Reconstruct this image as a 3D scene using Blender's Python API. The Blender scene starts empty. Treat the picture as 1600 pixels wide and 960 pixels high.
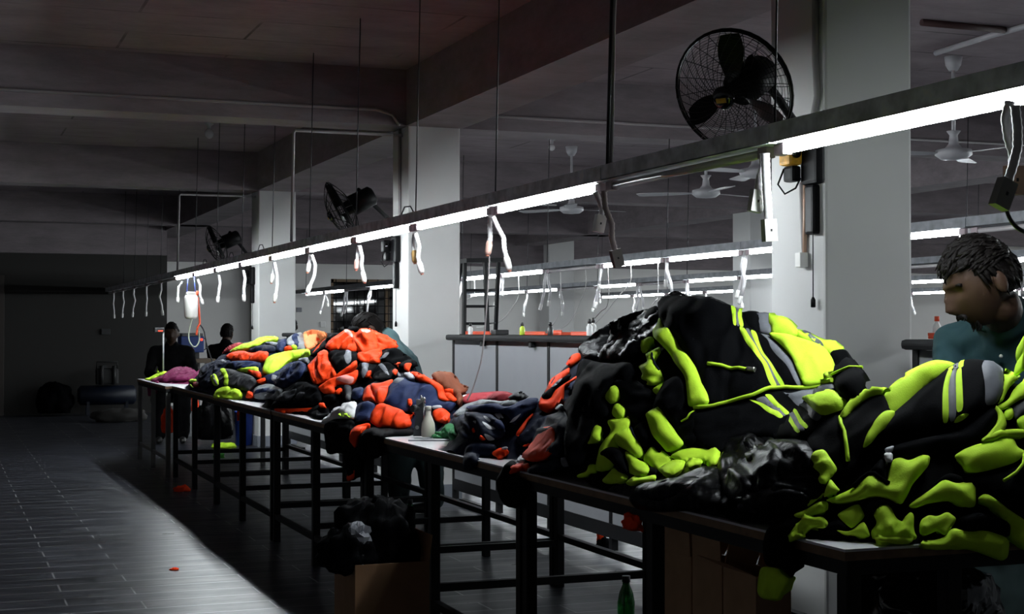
import bpy, bmesh, math, random
import numpy as np
from mathutils import Vector, Matrix, noise
from mathutils.geometry import delaunay_2d_cdt

# ------------------------------------------------------------------ camera, world, exposure
SC = bpy.context.scene
COL = SC.collection
CAM_H = 1.28
F_PX = 2330.0
YAW = math.atan2(897.0, F_PX)
PITCH = math.atan2(35.0, F_PX)
cam_data = bpy.data.cameras.new('camera')
cam_data.sensor_width = 36.0
cam_data.lens = 36.0 * F_PX / 1600.0
cam_data.clip_start = 0.05
cam_data.clip_end = 200
cam = bpy.data.objects.new('camera', cam_data)
COL.objects.link(cam)
cam.location = (0, 0, CAM_H)
cam.rotation_euler = (math.pi / 2 + PITCH, 0, -YAW)
SC.camera = cam
world = bpy.data.worlds.new('world')
SC.world = world
world.use_nodes = True
world.node_tree.nodes['Background'].inputs[0].default_value = (0.5, 0.55, 0.65, 1)
world.node_tree.nodes['Background'].inputs[1].default_value = 0.002
SC.view_settings.view_transform = 'Standard'
SC.view_settings.look = 'None'
SC.view_settings.gamma = 1.0
SC.view_settings.use_curve_mapping = False
SC.view_settings.exposure = 0.0
TUBE_STRENGTH = 135.0
ROW_STRENGTH = 100.0
SC.cycles.max_bounces = 7
SC.cycles.diffuse_bounces = 4
SC.cycles.glossy_bounces = 4
SC.cycles.transparent_max_bounces = 8
SC.cycles.use_denoising = True
SC.cycles.sample_clamp_indirect = 4.0
SC.cycles.caustics_reflective = False
SC.cycles.caustics_refractive = False

# ------------------------------------------------------------------ helpers
CY, SY, CP, SP = math.cos(YAW), math.sin(YAW), math.cos(PITCH), math.sin(PITCH)
FWD = np.array([SY * CP, CY * CP, SP])
RGT = np.array([CY, -SY, 0.0])
UPV = np.array([-SY * SP, -CY * SP, CP])
CAM = np.array([0, 0, CAM_H])

def ray(px, py):
    "unit-depth world direction through a point of the 1600x960 frame"
    return FWD + RGT * ((px - 800) / F_PX) + UPV * ((480 - py) / F_PX)

def on_z(px, py, z):
    d = ray(px, py); t = (z - CAM_H) / d[2]
    return Vector(CAM + d * t)

def on_x(px, py, x):
    d = ray(px, py); return Vector(CAM + d * (x / d[0]))

def on_y(px, py, y):
    d = ray(px, py); return Vector(CAM + d * (y / d[1]))

def at_d(px, py, depth):
    return Vector(CAM + ray(px, py) * depth)

MATS = {}
def mat(name, col, rough=0.6, metal=0.0, bump=0.0, bscale=60.0, var=0.0, vscale=8.0, sheen=0.0, spec=0.5, trans=0.0, alpha=1.0, coat=0.0, crease=0.0, cscale=7.0):
    if name in MATS: return MATS[name]
    m = bpy.data.materials.new(name); m.use_nodes = True
    nt = m.node_tree; b = nt.nodes['Principled BSDF']
    b.inputs['Base Color'].default_value = (*col, 1)
    b.inputs['Roughness'].default_value = rough
    b.inputs['Metallic'].default_value = metal
    b.inputs['Specular IOR Level'].default_value = spec
    if sheen: b.inputs['Sheen Weight'].default_value = sheen
    if trans: b.inputs['Transmission Weight'].default_value = trans
    if alpha < 1: b.inputs['Alpha'].default_value = alpha
    if coat: b.inputs['Coat Weight'].default_value = coat
    if bump or var or crease:
        tc = nt.nodes.new('ShaderNodeTexCoord')
    if var:
        n = nt.nodes.new('ShaderNodeTexNoise'); n.inputs['Scale'].default_value = vscale; n.inputs['Detail'].default_value = 6
        nt.links.new(tc.outputs['Object'], n.inputs['Vector'])
        r = nt.nodes.new('ShaderNodeMapRange'); r.inputs[1].default_value = 0.3; r.inputs[2].default_value = 0.7
        r.inputs[3].default_value = 1 - var; r.inputs[4].default_value = 1 + var
        nt.links.new(n.outputs['Fac'], r.inputs[0])
        mx = nt.nodes.new('ShaderNodeMix'); mx.data_type = 'RGBA'; mx.blend_type = 'MULTIPLY'; mx.inputs[0].default_value = 1
        mx.inputs[6].default_value = (*col, 1)
        nt.links.new(r.outputs[0], mx.inputs[7]); nt.links.new(mx.outputs[2], b.inputs['Base Color'])
    if bump:
        n = nt.nodes.new('ShaderNodeTexNoise'); n.inputs['Scale'].default_value = bscale; n.inputs['Detail'].default_value = 4
        nt.links.new(tc.outputs['Object'], n.inputs['Vector'])
        bp = nt.nodes.new('ShaderNodeBump'); bp.inputs['Strength'].default_value = bump; bp.inputs['Distance'].default_value = 0.01
        nt.links.new(n.outputs['Fac'], bp.inputs['Height']); nt.links.new(bp.outputs[0], b.inputs['Normal'])
    if crease:
        n = nt.nodes.new('ShaderNodeTexNoise'); n.noise_type = 'RIDGED_MULTIFRACTAL'; n.inputs['Scale'].default_value = cscale; n.inputs['Detail'].default_value = 2.5; n.inputs['Distortion'].default_value = 0.9
        nt.links.new(tc.outputs['Object'], n.inputs['Vector'])
        b2 = nt.nodes.new('ShaderNodeBump'); b2.inputs['Strength'].default_value = crease; b2.inputs['Distance'].default_value = 0.014
        nt.links.new(n.outputs['Fac'], b2.inputs['Height'])
        if bump: nt.links.new(b2.outputs[0], bp.inputs['Normal'])
        else: nt.links.new(b2.outputs[0], b.inputs['Normal'])
    MATS[name] = m
    return m

def emit(name, col, s):
    if name in MATS: return MATS[name]
    m = bpy.data.materials.new(name); m.use_nodes = True
    b = m.node_tree.nodes['Principled BSDF']
    b.inputs['Base Color'].default_value = (*col, 1)
    b.inputs['Emission Color'].default_value = (*col, 1)
    b.inputs['Emission Strength'].default_value = s
    MATS[name] = m
    return m

class MB:
    "collects shapes, then links them as ONE mesh object"
    def __init__(s): s.v = []; s.f = []; s.sm = []
    def add(s, vs, fs, smooth=False):
        o = len(s.v); s.v += [tuple(p) for p in vs]
        s.f += [tuple(i + o for i in f) for f in fs]; s.sm += [smooth] * len(fs)
        return s
    def box(s, a, b):
        x0, y0, z0 = a; x1, y1, z1 = b
        vs = [(x0,y0,z0),(x1,y0,z0),(x1,y1,z0),(x0,y1,z0),(x0,y0,z1),(x1,y0,z1),(x1,y1,z1),(x0,y1,z1)]
        return s.add(vs, [(0,3,2,1),(4,5,6,7),(0,1,5,4),(1,2,6,5),(2,3,7,6),(3,0,4,7)])
    def bbox(s, a, b, r=0.004):
        "box with chamfered edges"
        bm = bmesh.new()
        bmesh.ops.create_cube(bm, size=1)
        for v in bm.verts:
            v.co = Vector([a[i] + (b[i] - a[i]) * (v.co[i] + .5) for i in range(3)])
        bmesh.ops.bevel(bm, geom=bm.edges[:], offset=r, segments=2, affect='EDGES', profile=0.6)
        bm.verts.index_update()
        s.add([v.co for v in bm.verts], [[v.index for v in f.verts] for f in bm.faces], False)
        bm.free(); return s
    def obox(s, c, ax, ay, az):
        "box from centre and three half-axis vectors"
        c, ax, ay, az = map(Vector, (c, ax, ay, az))
        vs = [c + ax * i + ay * j + az * k for k in (-1, 1) for i, j in ((-1,-1),(1,-1),(1,1),(-1,1))]
        return s.add(vs, [(0,3,2,1),(4,5,6,7),(0,1,5,4),(1,2,6,5),(2,3,7,6),(3,0,4,7)])
    def tube(s, pts, r, n=8, cap=True, flat=1.0):
        pts = [Vector(p) for p in pts]
        rs = r if isinstance(r, (list, tuple)) else [r] * len(pts)
        vs, fs = [], []
        t0 = (pts[1] - pts[0]).normalized()
        up = Vector((0, 0, 1)) if abs(t0.z) < .9 else Vector((1, 0, 0))
        u = t0.cross(up).normalized(); 
        for i, p in enumerate(pts):
            t = (pts[min(i + 1, len(pts) - 1)] - pts[max(i - 1, 0)]).normalized()
            u = (u - t * u.dot(t)).normalized(); w = t.cross(u)
            for k in range(n):
                a = 2 * math.pi * k / n
                vs.append(p + (u * math.cos(a) + w * math.sin(a) * flat) * rs[i])
        for i in range(len(pts) - 1):
            for k in range(n):
                fs.append((i*n+k, i*n+(k+1)%n, (i+1)*n+(k+1)%n, (i+1)*n+k))
        s.add(vs, fs, True)
        if cap:
            o = len(s.v) - len(vs)
            s.f.append(tuple(o + k for k in reversed(range(n)))); s.sm.append(False)
            s.f.append(tuple(o + (len(pts)-1)*n + k for k in range(n))); s.sm.append(False)
        return s
    def lathe(s, prof, c=(0,0,0), n=16, axis=(0,0,1), smooth=True):
        ax = Vector(axis).normalized(); q = Vector((0,0,1)).rotation_difference(ax)
        vs, fs = [], []
        for r, z in prof:
            for k in range(n):
                a = 2 * math.pi * k / n
                vs.append(Vector(c) + q @ Vector((r * math.cos(a), r * math.sin(a), z)))
        for i in range(len(prof) - 1):
            for k in range(n):
                fs.append((i*n+k, i*n+(k+1)%n, (i+1)*n+(k+1)%n, (i+1)*n+k))
        s.add(vs, fs, smooth)
        o = len(s.v) - len(vs)
        if prof[0][0] > 1e-4: s.f.append(tuple(o + k for k in reversed(range(n)))); s.sm.append(False)
        if prof[-1][0] > 1e-4: s.f.append(tuple(o + (len(prof)-1)*n + k for k in range(n))); s.sm.append(False)
        return s
    def ball(s, c, r, n=12, sc=(1,1,1)):
        m = max(6, n // 2 + 2)
        prof = [(max(1e-5, math.sin(math.pi * i / m)), -math.cos(math.pi * i / m)) for i in range(m + 1)]
        vs, fs = [], []
        for pr, pz in prof:
            for k in range(n):
                a = 2 * math.pi * k / n
                vs.append((c[0] + r*sc[0]*pr*math.cos(a), c[1] + r*sc[1]*pr*math.sin(a), c[2] + r*sc[2]*pz))
        for i in range(m):
            for k in range(n):
                fs.append((i*n+k, i*n+(k+1)%n, (i+1)*n+(k+1)%n, (i+1)*n+k))
        return s.add(vs, fs, True)
    def build(s, name, m, parent=None, origin=None):
        o0 = Vector(origin) if origin is not None else (parent.location.copy() if parent is not None and origin is None and parent.parent is None and parent.get('_w') else Vector((0,0,0)))
        if parent is not None and parent.get('_o') is not None: o0 = Vector(parent['_o'])
        me = bpy.data.meshes.new(name)
        me.from_pydata([tuple(Vector(p) - o0) for p in s.v], [], s.f)
        me.polygons.foreach_set('use_smooth', s.sm)
        me.update()
        me.materials.append(m)
        o = bpy.data.objects.new(name, me); COL.objects.link(o)
        if parent is not None:
            o.parent = parent
            o['_o'] = tuple(o0)
        elif origin is not None:
            o.location = o0; o['_o'] = tuple(o0)
        return o

def thing(name, label, cat, loc=(0, 0, 0), group=None, local=False):
    "an Empty at a thing's base; parts given in world coordinates unless local"
    o = bpy.data.objects.new(name, None); COL.objects.link(o)
    o.empty_display_size = 0.05
    o.location = loc
    o['_o'] = (0.0, 0.0, 0.0) if local else tuple(float(c) for c in loc)
    return tag(o, label, cat, group)

def tag(o, label, cat, group=None):
    o['label'] = label; o['category'] = cat
    if group: o['group'] = group
    return o

def structure(o):
    o['kind'] = 'structure'; return o

def copy_tree(o, loc=None, rotz=None, label=None, group=None):
    r = o.copy(); COL.objects.link(r)
    if loc is not None: r.location = loc
    if rotz is not None: r.rotation_euler = (0, 0, rotz)
    if label: r['label'] = label
    if group: r['group'] = group
    for ch in list(o.children):
        c = ch.copy(); COL.objects.link(c); c.parent = r
        for g in list(ch.children):
            d = g.copy(); COL.objects.link(d); d.parent = c
    return r

# ------------------------------------------------------------------ layout numbers (metres, tables run along +y)
TT = 0.79                      # table top
TX0, TX1 = 1.885, 2.92         # table edges
RAIL_X = 2.42
CEIL, BEAM = 3.22, 2.80
COLX0, COLX1 = 3.27, 3.68
COLY = (5.05, 10.65, 16.2)
YW, YB = 23.4, 25.4            # wall left of the corner, recessed wall
XL, XR, YN = -7.0, 20.0, -4.0

# ------------------------------------------------------------------ setting materials
def node_mat(name, build):
    m = bpy.data.materials.new(name); m.use_nodes = True
    nt = m.node_tree; build(nt, nt.nodes['Principled BSDF'], lambda t: nt.nodes.new(t), nt.links.new)
    return m

def floor_nodes(nt, b, N, L):
    tc = N('ShaderNodeTexCoord')
    br = N('ShaderNodeTexBrick')
    br.offset = 0.37; br.offset_frequency = 2
    br.inputs['Scale'].default_value = 1.0
    br.inputs['Brick Width'].default_value = 0.9; br.inputs['Row Height'].default_value = 0.2
    br.inputs['Mortar Size'].default_value = 0.0045; br.inputs['Mortar Smooth'].default_value = 0.2
    br.inputs['Color1'].default_value = (0.012, 0.0135, 0.019, 1); br.inputs['Color2'].default_value = (0.021, 0.023, 0.032, 1)
    br.inputs['Mortar'].default_value = (0.24, 0.24, 0.25, 1)
    L(tc.outputs['Object'], br.inputs['Vector'])
    mp = N('ShaderNodeMapping'); mp.inputs['Scale'].default_value = (1.4, 4.0, 1)
    L(tc.outputs['Object'], mp.inputs[0])
    n1 = N('ShaderNodeTexNoise'); n1.inputs['Scale'].default_value = 1.8; n1.inputs['Detail'].default_value = 8; n1.inputs['Roughness'].default_value = 0.65
    L(mp.outputs[0], n1.inputs['Vector'])
    r1 = N('ShaderNodeMapRange'); r1.inputs[1].default_value = 0.32; r1.inputs[2].default_value = 0.70; r1.inputs[3].default_value = 0.5; r1.inputs[4].default_value = 1.8
    L(n1.outputs['Fac'], r1.inputs[0])
    mx = N('ShaderNodeMix'); mx.data_type = 'RGBA'; mx.blend_type = 'MULTIPLY'; mx.inputs[0].default_value = 1
    L(br.outputs['Color'], mx.inputs[6]); L(r1.outputs[0], mx.inputs[7])
    # grey dust where many feet pass
    n2 = N('ShaderNodeTexNoise'); n2.inputs['Scale'].default_value = 2.3; n2.inputs['Detail'].default_value = 10; n2.inputs['Roughness'].default_value = 0.7
    L(tc.outputs['Object'], n2.inputs['Vector'])
    r2 = N('ShaderNodeMapRange'); r2.inputs[1].default_value = 0.52; r2.inputs[2].default_value = 0.78; r2.inputs[4].default_value = 0.55
    L(n2.outputs['Fac'], r2.inputs[0])
    m2 = N('ShaderNodeMix'); m2.data_type = 'RGBA'; m2.inputs[7].default_value = (0.058, 0.062, 0.078, 1)
    L(r2.outputs[0], m2.inputs[0]); L(mx.outputs[2], m2.inputs[6]); L(m2.outputs[2], b.inputs['Base Color'])
    r3 = N('ShaderNodeMapRange'); r3.inputs[1].default_value = 0.3; r3.inputs[2].default_value = 0.7; r3.inputs[3].default_value = 0.27; r3.inputs[4].default_value = 0.46
    L(n1.outputs['Fac'], r3.inputs[0]); L(r3.outputs[0], b.inputs['Roughness'])
    bp = N('ShaderNodeBump'); bp.inputs['Strength'].default_value = 0.07; bp.inputs['Distance'].default_value = 0.003
    ad = N('ShaderNodeMath'); ad.operation = 'SUBTRACT'
    L(n1.outputs['Fac'], ad.inputs[0]); L(br.outputs['Fac'], ad.inputs[1])
    L(ad.outputs[0], bp.inputs['Height']); L(bp.outputs[0], b.inputs['Normal'])
M_FLOOR = node_mat('dark floor planks', floor_nodes)

def conc_nodes(base, lines=True):
    def f(nt, b, N, L):
        tc = N('ShaderNodeTexCoord')
        n = N('ShaderNodeTexNoise'); n.inputs['Scale'].default_value = 2.0; n.inputs['Detail'].default_value = 9; n.inputs['Roughness'].default_value = 0.7
        mp = N('ShaderNodeMapping'); mp.inputs['Scale'].default_value = (1, 1.6, 4); L(tc.outputs['Object'], mp.inputs[0]); L(mp.outputs[0], n.inputs['Vector'])
        r = N('ShaderNodeMapRange'); r.inputs[1].default_value = 0.3; r.inputs[2].default_value = 0.7; r.inputs[3].default_value = 0.72; r.inputs[4].default_value = 1.15
        L(n.outputs['Fac'], r.inputs[0])
        mx = N('ShaderNodeMix'); mx.data_type = 'RGBA'; mx.blend_type = 'MULTIPLY'; mx.inputs[0].default_value = 1
        mx.inputs[6].default_value = (*base, 1); L(r.outputs[0], mx.inputs[7])
        out = mx.outputs[2]
        if lines:   # dark shutter-board joints, broken up
            br = N('ShaderNodeTexBrick'); br.offset = 0.4
            br.inputs['Scale'].default_value = 1; br.inputs['Brick Width'].default_value = 1.9; br.inputs['Row Height'].default_value = 0.62
            br.inputs['Mortar Size'].default_value = 0.012; br.inputs['Mortar Smooth'].default_value = 0.4
            L(tc.outputs['Object'], br.inputs['Vector'])
            n3 = N('ShaderNodeTexNoise'); n3.inputs['Scale'].default_value = 1.3; n3.inputs['Detail'].default_value = 3; L(tc.outputs['Object'], n3.inputs['Vector'])
            r3 = N('ShaderNodeMapRange'); r3.inputs[1].default_value = 0.45; r3.inputs[2].default_value = 0.6; L(n3.outputs['Fac'], r3.inputs[0])
            mu = N('ShaderNodeMath'); mu.operation = 'MULTIPLY'; L(br.outputs['Fac'], mu.inputs[0]); L(r3.outputs[0], mu.inputs[1])
            mu2 = N('ShaderNodeMath'); mu2.operation = 'MULTIPLY'; mu2.inputs[1].default_value = 0.8; L(mu.outputs[0], mu2.inputs[0])
            m3 = N('ShaderNodeMix'); m3.data_type = 'RGBA'; m3.inputs[7].default_value = (base[0]*.12, base[1]*.12, base[2]*.12, 1)
            L(mu2.outputs[0], m3.inputs[0]); L(out, m3.inputs[6]); out = m3.outputs[2]
        L(out, b.inputs['Base Color'])
        b.inputs['Roughness'].default_value = 0.9
        bp = N('ShaderNodeBump'); bp.inputs['Strength'].default_value = 0.5; bp.inputs['Distance'].default_value = 0.012
        L(n.outputs['Fac'], bp.inputs['Height']); L(bp.outputs[0], b.inputs['Normal'])
    return f
M_CEIL = node_mat('raw concrete slab', conc_nodes((0.33, 0.275, 0.295), True))
M_BEAM = node_mat('raw concrete beam', conc_nodes((0.245, 0.21, 0.225), False))
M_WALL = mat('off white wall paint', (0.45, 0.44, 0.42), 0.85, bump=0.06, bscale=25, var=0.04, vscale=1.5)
M_LITWALL = mat('white wall paint', (0.80, 0.79, 0.77), 0.85, bump=0.05, bscale=25, var=0.03, vscale=1.5)  # base colour raised to stand in for stronger light on the recessed wall
M_DIMWALL = mat('shade darkened wall paint', (0.022, 0.0205, 0.019), 0.85, bump=0.06, bscale=25, var=0.06, vscale=1.5)  # the shade on this wall section is put into its base colour
M_COLUMN = mat('white column paint', (0.60, 0.60, 0.595), 0.8, bump=0.05, bscale=30, var=0.04, vscale=2)
M_GREYPAINT = mat('blue grey skirting paint', (0.20, 0.215, 0.25), 0.6, var=0.1)

# ------------------------------------------------------------------ the room
structure(MB().box((XL, YN, -0.1), (XR, YB + .3, 0)).build('floor', M_FLOOR))
structure(MB().box((XL, YN, CEIL), (XR, YB + .3, CEIL + .15)).build('ceiling', M_CEIL))
structure(MB().box((XL, YN - .2, 0), (XR, YN, CEIL)).build('wall_near', M_WALL))
structure(MB().box((XL - .2, YN, 0), (XL, YB, CEIL)).build('wall_left', M_WALL))
structure(MB().box((XR, YN, 0), (XR + .2, YB, CEIL)).build('wall_right', M_WALL))
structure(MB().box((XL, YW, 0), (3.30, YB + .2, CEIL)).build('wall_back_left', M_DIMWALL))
# recessed back wall with one opening for the barred window
wp0, wp1 = on_y(517, 436, YB), on_y(640, 545, YB)
WX0, WX1, WZ1, WZ0 = wp0.x, wp0.x + 2.1, wp0.z, 0.95
wb = MB()
wb.box((3.30, YB, 0), (WX0, YB + .2, CEIL)).box((WX1, YB, 0), (XR, YB + .2, CEIL))
wb.box((WX0, YB, 0), (WX1, YB + .2, WZ0)).box((WX0, YB, WZ1), (WX1, YB + .2, CEIL))
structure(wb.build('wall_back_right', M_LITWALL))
M_DARKMETAL = mat('black painted steel', (0.008, 0.008, 0.009), 0.5, spec=0.2, bump=0.05, bscale=80)
M_NIGHT = mat('night window glass', (0.004, 0.004, 0.005), 0.04, spec=0.6)
M_BROWNFRAME = mat('brown window frame', (0.16, 0.10, 0.05), 0.5)
w = MB().box((WX0, YB + .13, WZ0), (WX1, YB + .16, WZ1)).build('window_1', M_NIGHT); structure(w)
fr = MB()
for x in (WX0 + .03, (WX0 + WX1) / 2, WX1 - .03): fr.box((x - .035, YB + .08, WZ0), (x + .035, YB + .13, WZ1))
for z in (WZ0 + .03, WZ1 - .03): fr.box((WX0, YB + .08, z - .03), (WX1, YB + .13, z + .03))
fr.build('window_frame', M_BROWNFRAME, w)
gr = MB()
for i in range(11):
    x = WX0 + .1 + i * (WX1 - WX0 - .2) / 10; gr.tube([(x, YB + .03, WZ0), (x, YB + .03, WZ1)], .008, 6)
for i in range(9):
    z = WZ0 + .06 + i * (WZ1 - WZ0 - .12) / 8; gr.tube([(WX0, YB + .03, z), (WX1, YB + .03, z)], .008, 6)
gr.build('window_grille', M_DARKMETAL, w)
# dark door at the far left of the back wall
dl = on_y(-20, 425, YW); dr = on_y(6, 560, YW)
d1 = MB().bbox((dr.x - 0.9, YW - .05, 0), (dr.x, YW - .003, 2.08)).build('door_1', mat('dark door', (0.03, 0.022, 0.018), 0.5)); structure(d1)
MB().tube([(dr.x - .1, YW - .09, 1.0), (dr.x - .22, YW - .09, 1.0)], .012, 8).tube([(dr.x - .1, YW - .09, 1.0), (dr.x - .1, YW - .05, 1.0)], .012, 8).build('door_handle', MATS['black painted steel'], d1)

# columns and beams
for i, y in enumerate(COLY):
    c = structure(MB().bbox((COLX0, y, 0), (COLX1, y + .41, CEIL), .012).build('column', M_COLUMN))
    structure(MB().bbox((COLX0 - .015, y - .015, 0), (COLX1 + .015, y + .425, .115), .004).build('column_plinth', M_GREYPAINT))
for x, y in ((9.75, 5.05), (9.75, 10.65), (9.75, 16.8), (10.3, 24.9), (5.0, 25.1)):
    structure(MB().bbox((x, y, 0), (x + .5, y + .45, CEIL), .012).build('column', M_COLUMN))
for x0 in (COLX0, 9.75):
    structure(MB().box((x0 - .015, YN, BEAM), (x0 + .425, YB, CEIL + .01)).build('ceiling_beam', M_BEAM))
for y in (-0.6, 5.05, 10.65, 16.2, 21.9):
    structure(MB().box((XL, y, BEAM), (XR, y + .35, CEIL + .01)).build('ceiling_beam', M_BEAM))
structure(MB().box((XL, YW - .12, 2.42), (3.28, YW, CEIL)).build('ceiling_beam', M_BEAM))
structure(MB().box((3.3, YB - .25, 2.42), (XR, YB, CEIL)).build('ceiling_beam', M_BEAM))
# ------------------------------------------------------------------ cutting tables
M_TOP = mat('white laminate table top', (0.76, 0.76, 0.80), 0.22, spec=0.5, var=0.05, vscale=6)
M_PLY = mat('brown plywood edge', (0.20, 0.115, 0.06), 0.6, var=0.25, vscale=20)
M_GREYLEG = mat('grey galvanised leg', (0.16, 0.16, 0.155), 0.5, var=0.15)
edges = [2.83, 4.83, 6.89, 8.95, 11.0, 13.12, 15.1]
tlabels = ['nearest white table with black steel frame, piled with black and lime jackets',
           'white topped table beside the black and lime heap, navy clothes at its far end',
           'white topped table carrying the spray gun and white bottle',
           'white topped table under the big orange and black clothes heap',
           'white topped table under navy and lime jackets, fifth from the camera',
           'farthest white table on grey legs with the maroon shirt on it']
def make_table(i):
    y0, y1 = edges[i] + .006, edges[i + 1] - .006
    x0, x1 = TX0 + (0, .0, .0, -.005, .01, -.045)[i], TX1
    t = thing('cutting_table', tlabels[i], 'table', ((x0 + x1) / 2, (y0 + y1) / 2, 0), 'row of white cutting tables')
    top = MB().box((x0, y0, TT - .006), (x1, y1, TT)).build('tabletop', M_TOP, t)
    MB().box((x0, y0, TT - .026), (x1, y1, TT - .0062)).build('plywood_edge', M_PLY, top)
    lm = M_GREYLEG if i == 5 else M_DARKMETAL
    L = .040
    fx0, fx1 = x0 + .008, x1 - .008
    f = MB()
    zt, zb = TT - .0262, TT - .060
    for x in (fx0, fx1 - L): f.box((x, y0 + .004, zb), (x + L, y1 - .004, zt))
    for y in (y0 + .004, (y0 + y1) / 2 - L / 2, y1 - .004 - L): f.box((fx0 + L, y, zb), (fx1 - L, y + L, zt))
    f.build('top_frame', M_DARKMETAL, t)
    for y in (y0 + .006, (y0 + y1) / 2 - L / 2, y1 - .006 - L):
        for x in (fx0, fx1 - L):
            MB().bbox((x, y, 0), (x + L, y + L, zb), .003).build('leg', lm, t)
    if i == 0:
        MB().bbox((2.165, y0 + .006, 0), (2.165 + L, y0 + .006 + L, zb), .003).build('leg', lm, t)
    if i < 5:
        bz = .20
        for y in (y0 + .006, (y0 + y1) / 2 - L / 2, y1 - .006 - L):
            MB().box((fx0 + L, y + .004, bz), (fx1 - L, y + L - .004, bz + .032)).build('cross_brace', M_DARKMETAL, t)
        MB().box((fx1 - L + .004, y0 + .05, bz + .033), (fx1 - .004, y1 - .05, bz + .062)).build('long_brace', M_DARKMETAL, t)
        MB().box((fx0 + .004, y0 + .05, bz - .062), (fx0 + L - .006, y1 - .05, bz - .033)).build('long_brace', M_DARKMETAL, t)
    else:
        MB().box((fx0 + .01, y0 + .05, bz := .14), (fx0 + .03, y1 - .05, bz + .03)).build('long_brace', M_GREYLEG, t)
    return t
for i in range(6): make_table(i)

# ------------------------------------------------------------------ benches of the sewing line with white panels
M_PANEL = mat('grey white laminate panel', (0.27, 0.275, 0.295), 0.35, var=0.03)
M_BLACKLAM = mat('black laminate shelf', (0.012, 0.012, 0.013), 0.7, spec=.15)
def panel_bench(y0, y1, label):
    t = thing('panel_bench', label, 'bench', (3.75, (y0 + y1) / 2, 0), 'panelled benches between the columns')
    MB().bbox((3.44, y0 - .02, 1.202), (4.06, y1 + .02, 1.242), .016).build('shelf_top', M_BLACKLAM, t)
    n = max(1, round((y1 - y0) / 1.0)); st = (y1 - y0) / n
    for k in range(n):
        MB().box((3.50, y0 + k * st + .018, .20), (3.518, y0 + (k + 1) * st - .018, 1.20)).build('side_panel', M_PANEL, t)
    for k in range(n + 1):
        y = y0 + k * st
        MB().box((3.495, y - .018, .05), (3.535, y + .018, 1.21)).build('post', M_DARKMETAL, t)
        MB().box((3.96, y - .018, 0), (4.0, y + .018, 1.21)).build('post', M_DARKMETAL, t)
        if k < n: MB().bbox((3.462, y + .2, 1.165), (3.492, y + .245, 1.202), .004).build('hook', M_DARKMETAL, t)
    MB().box((3.492, y0, .12), (3.54, y1, .20)).build('bottom_rail', M_DARKMETAL, t)
    for a, b in ((y0, y0 + .5), (y1 - .5, y1)): MB().box((3.54, a, 0.0), (3.58, b, .05)).build('foot', M_DARKMETAL, t)
    return t
panel_bench(5.75, 10.27, 'long bench with grey white panels and black top behind navy clothes pile')
panel_bench(1.6, 4.78, 'bench with black rounded top ending at the near column by the man')
panel_bench(11.3, 15.8, 'panelled bench seen low between the two farther columns')

# ------------------------------------------------------------------ lamp rails
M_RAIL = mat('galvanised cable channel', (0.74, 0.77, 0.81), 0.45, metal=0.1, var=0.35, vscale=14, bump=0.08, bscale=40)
M_TUBE = emit('lit fluorescent tube', (0.90, 0.97, 1.0), TUBE_STRENGTH)
M_DEADTUBE = mat('unlit fluorescent tube', (0.62, 0.58, 0.60), 0.12, spec=0.6)
M_HOLDER = mat('pale plastic lampholder', (0.42, 0.33, 0.36), 0.5)
M_ROD = mat('dark steel rod', (0.035, 0.035, 0.04), 0.45, metal=0.5)
M_CORD = mat('white corrugated conduit', (0.78, 0.76, 0.78), 0.5)
M_SOCK = mat('white plastic socket', (0.80, 0.79, 0.77), 0.4)
M_TAN = mat('aged tan plastic', (0.55, 0.36, 0.27), 0.5)
M_PINKTIP = mat('copper plug tip', (0.65, 0.25, 0.17), 0.5)
M_HOLE = mat('dark slot', (0.02, 0.02, 0.02), 0.6)
ZT = 1.832                                     # tube centre
TL = 1.09

M_TUBE2 = emit('lit far fluorescent tube', (0.90, 0.97, 1.0), ROW_STRENGTH)
M_RAIL2 = mat('darkened galvanised channel', (0.20, 0.21, 0.23), 0.5, metal=0.3, var=0.3, vscale=14)  # same metal as the main rail, colour lowered to offset light between rows
def lamp_proto(lit, m=None):
    t = thing('fluorescent_lamp', 'x', 'lamp', (0, 0, 0), local=True)
    MB().tube([(0, -TL / 2, 0), (0, TL / 2, 0)], .0145, 12).build('tube', (m or M_TUBE) if lit else M_DEADTUBE, t)
    for s in (-1, 1):
        MB().lathe([(.0155, 0), (.0155, .016)], (0, s * TL / 2 - (.016 if s < 0 else 0), 0), 10, (0, 1, 0)).bbox((-.017, s * TL / 2 + (.0 if s > 0 else -.055), -.017), (.017, s * TL / 2 + (.055 if s > 0 else 0), .0185)).build('lampholder', M_HOLDER, t)
    return t
P_LIT, P_DEAD, P_FAR = lamp_proto(True), lamp_proto(False), lamp_proto(True, M_TUBE2)
used = {'l': False, 'd': False, 'f': False}
def place_lamp(x, y, lit, label, group):
    k = ('f' if x > 4 else 'l') if lit else 'd'; p = dict(l=P_LIT, d=P_DEAD, f=P_FAR)[k]
    if not used[k]:
        used[k] = True; p.location = (x, y, ZT); p['label'] = label; p['group'] = group; return p
    return copy_tree(p, (x, y, ZT), None, label, group)

def wob(p0, p1, amp, n=7, seed=0, bow=(0, 0, 0)):
    rg = random.Random(seed); p0, p1 = Vector(p0), Vector(p1); out = []
    for i in range(n + 1):
        u = i / n; w = math.sin(math.pi * u)
        out.append(p0.lerp(p1, u) + Vector(bow) * w + Vector((rg.uniform(-amp, amp), rg.uniform(-amp, amp), 0)) * (1 if 0 < i < n else 0))
    return out

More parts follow.
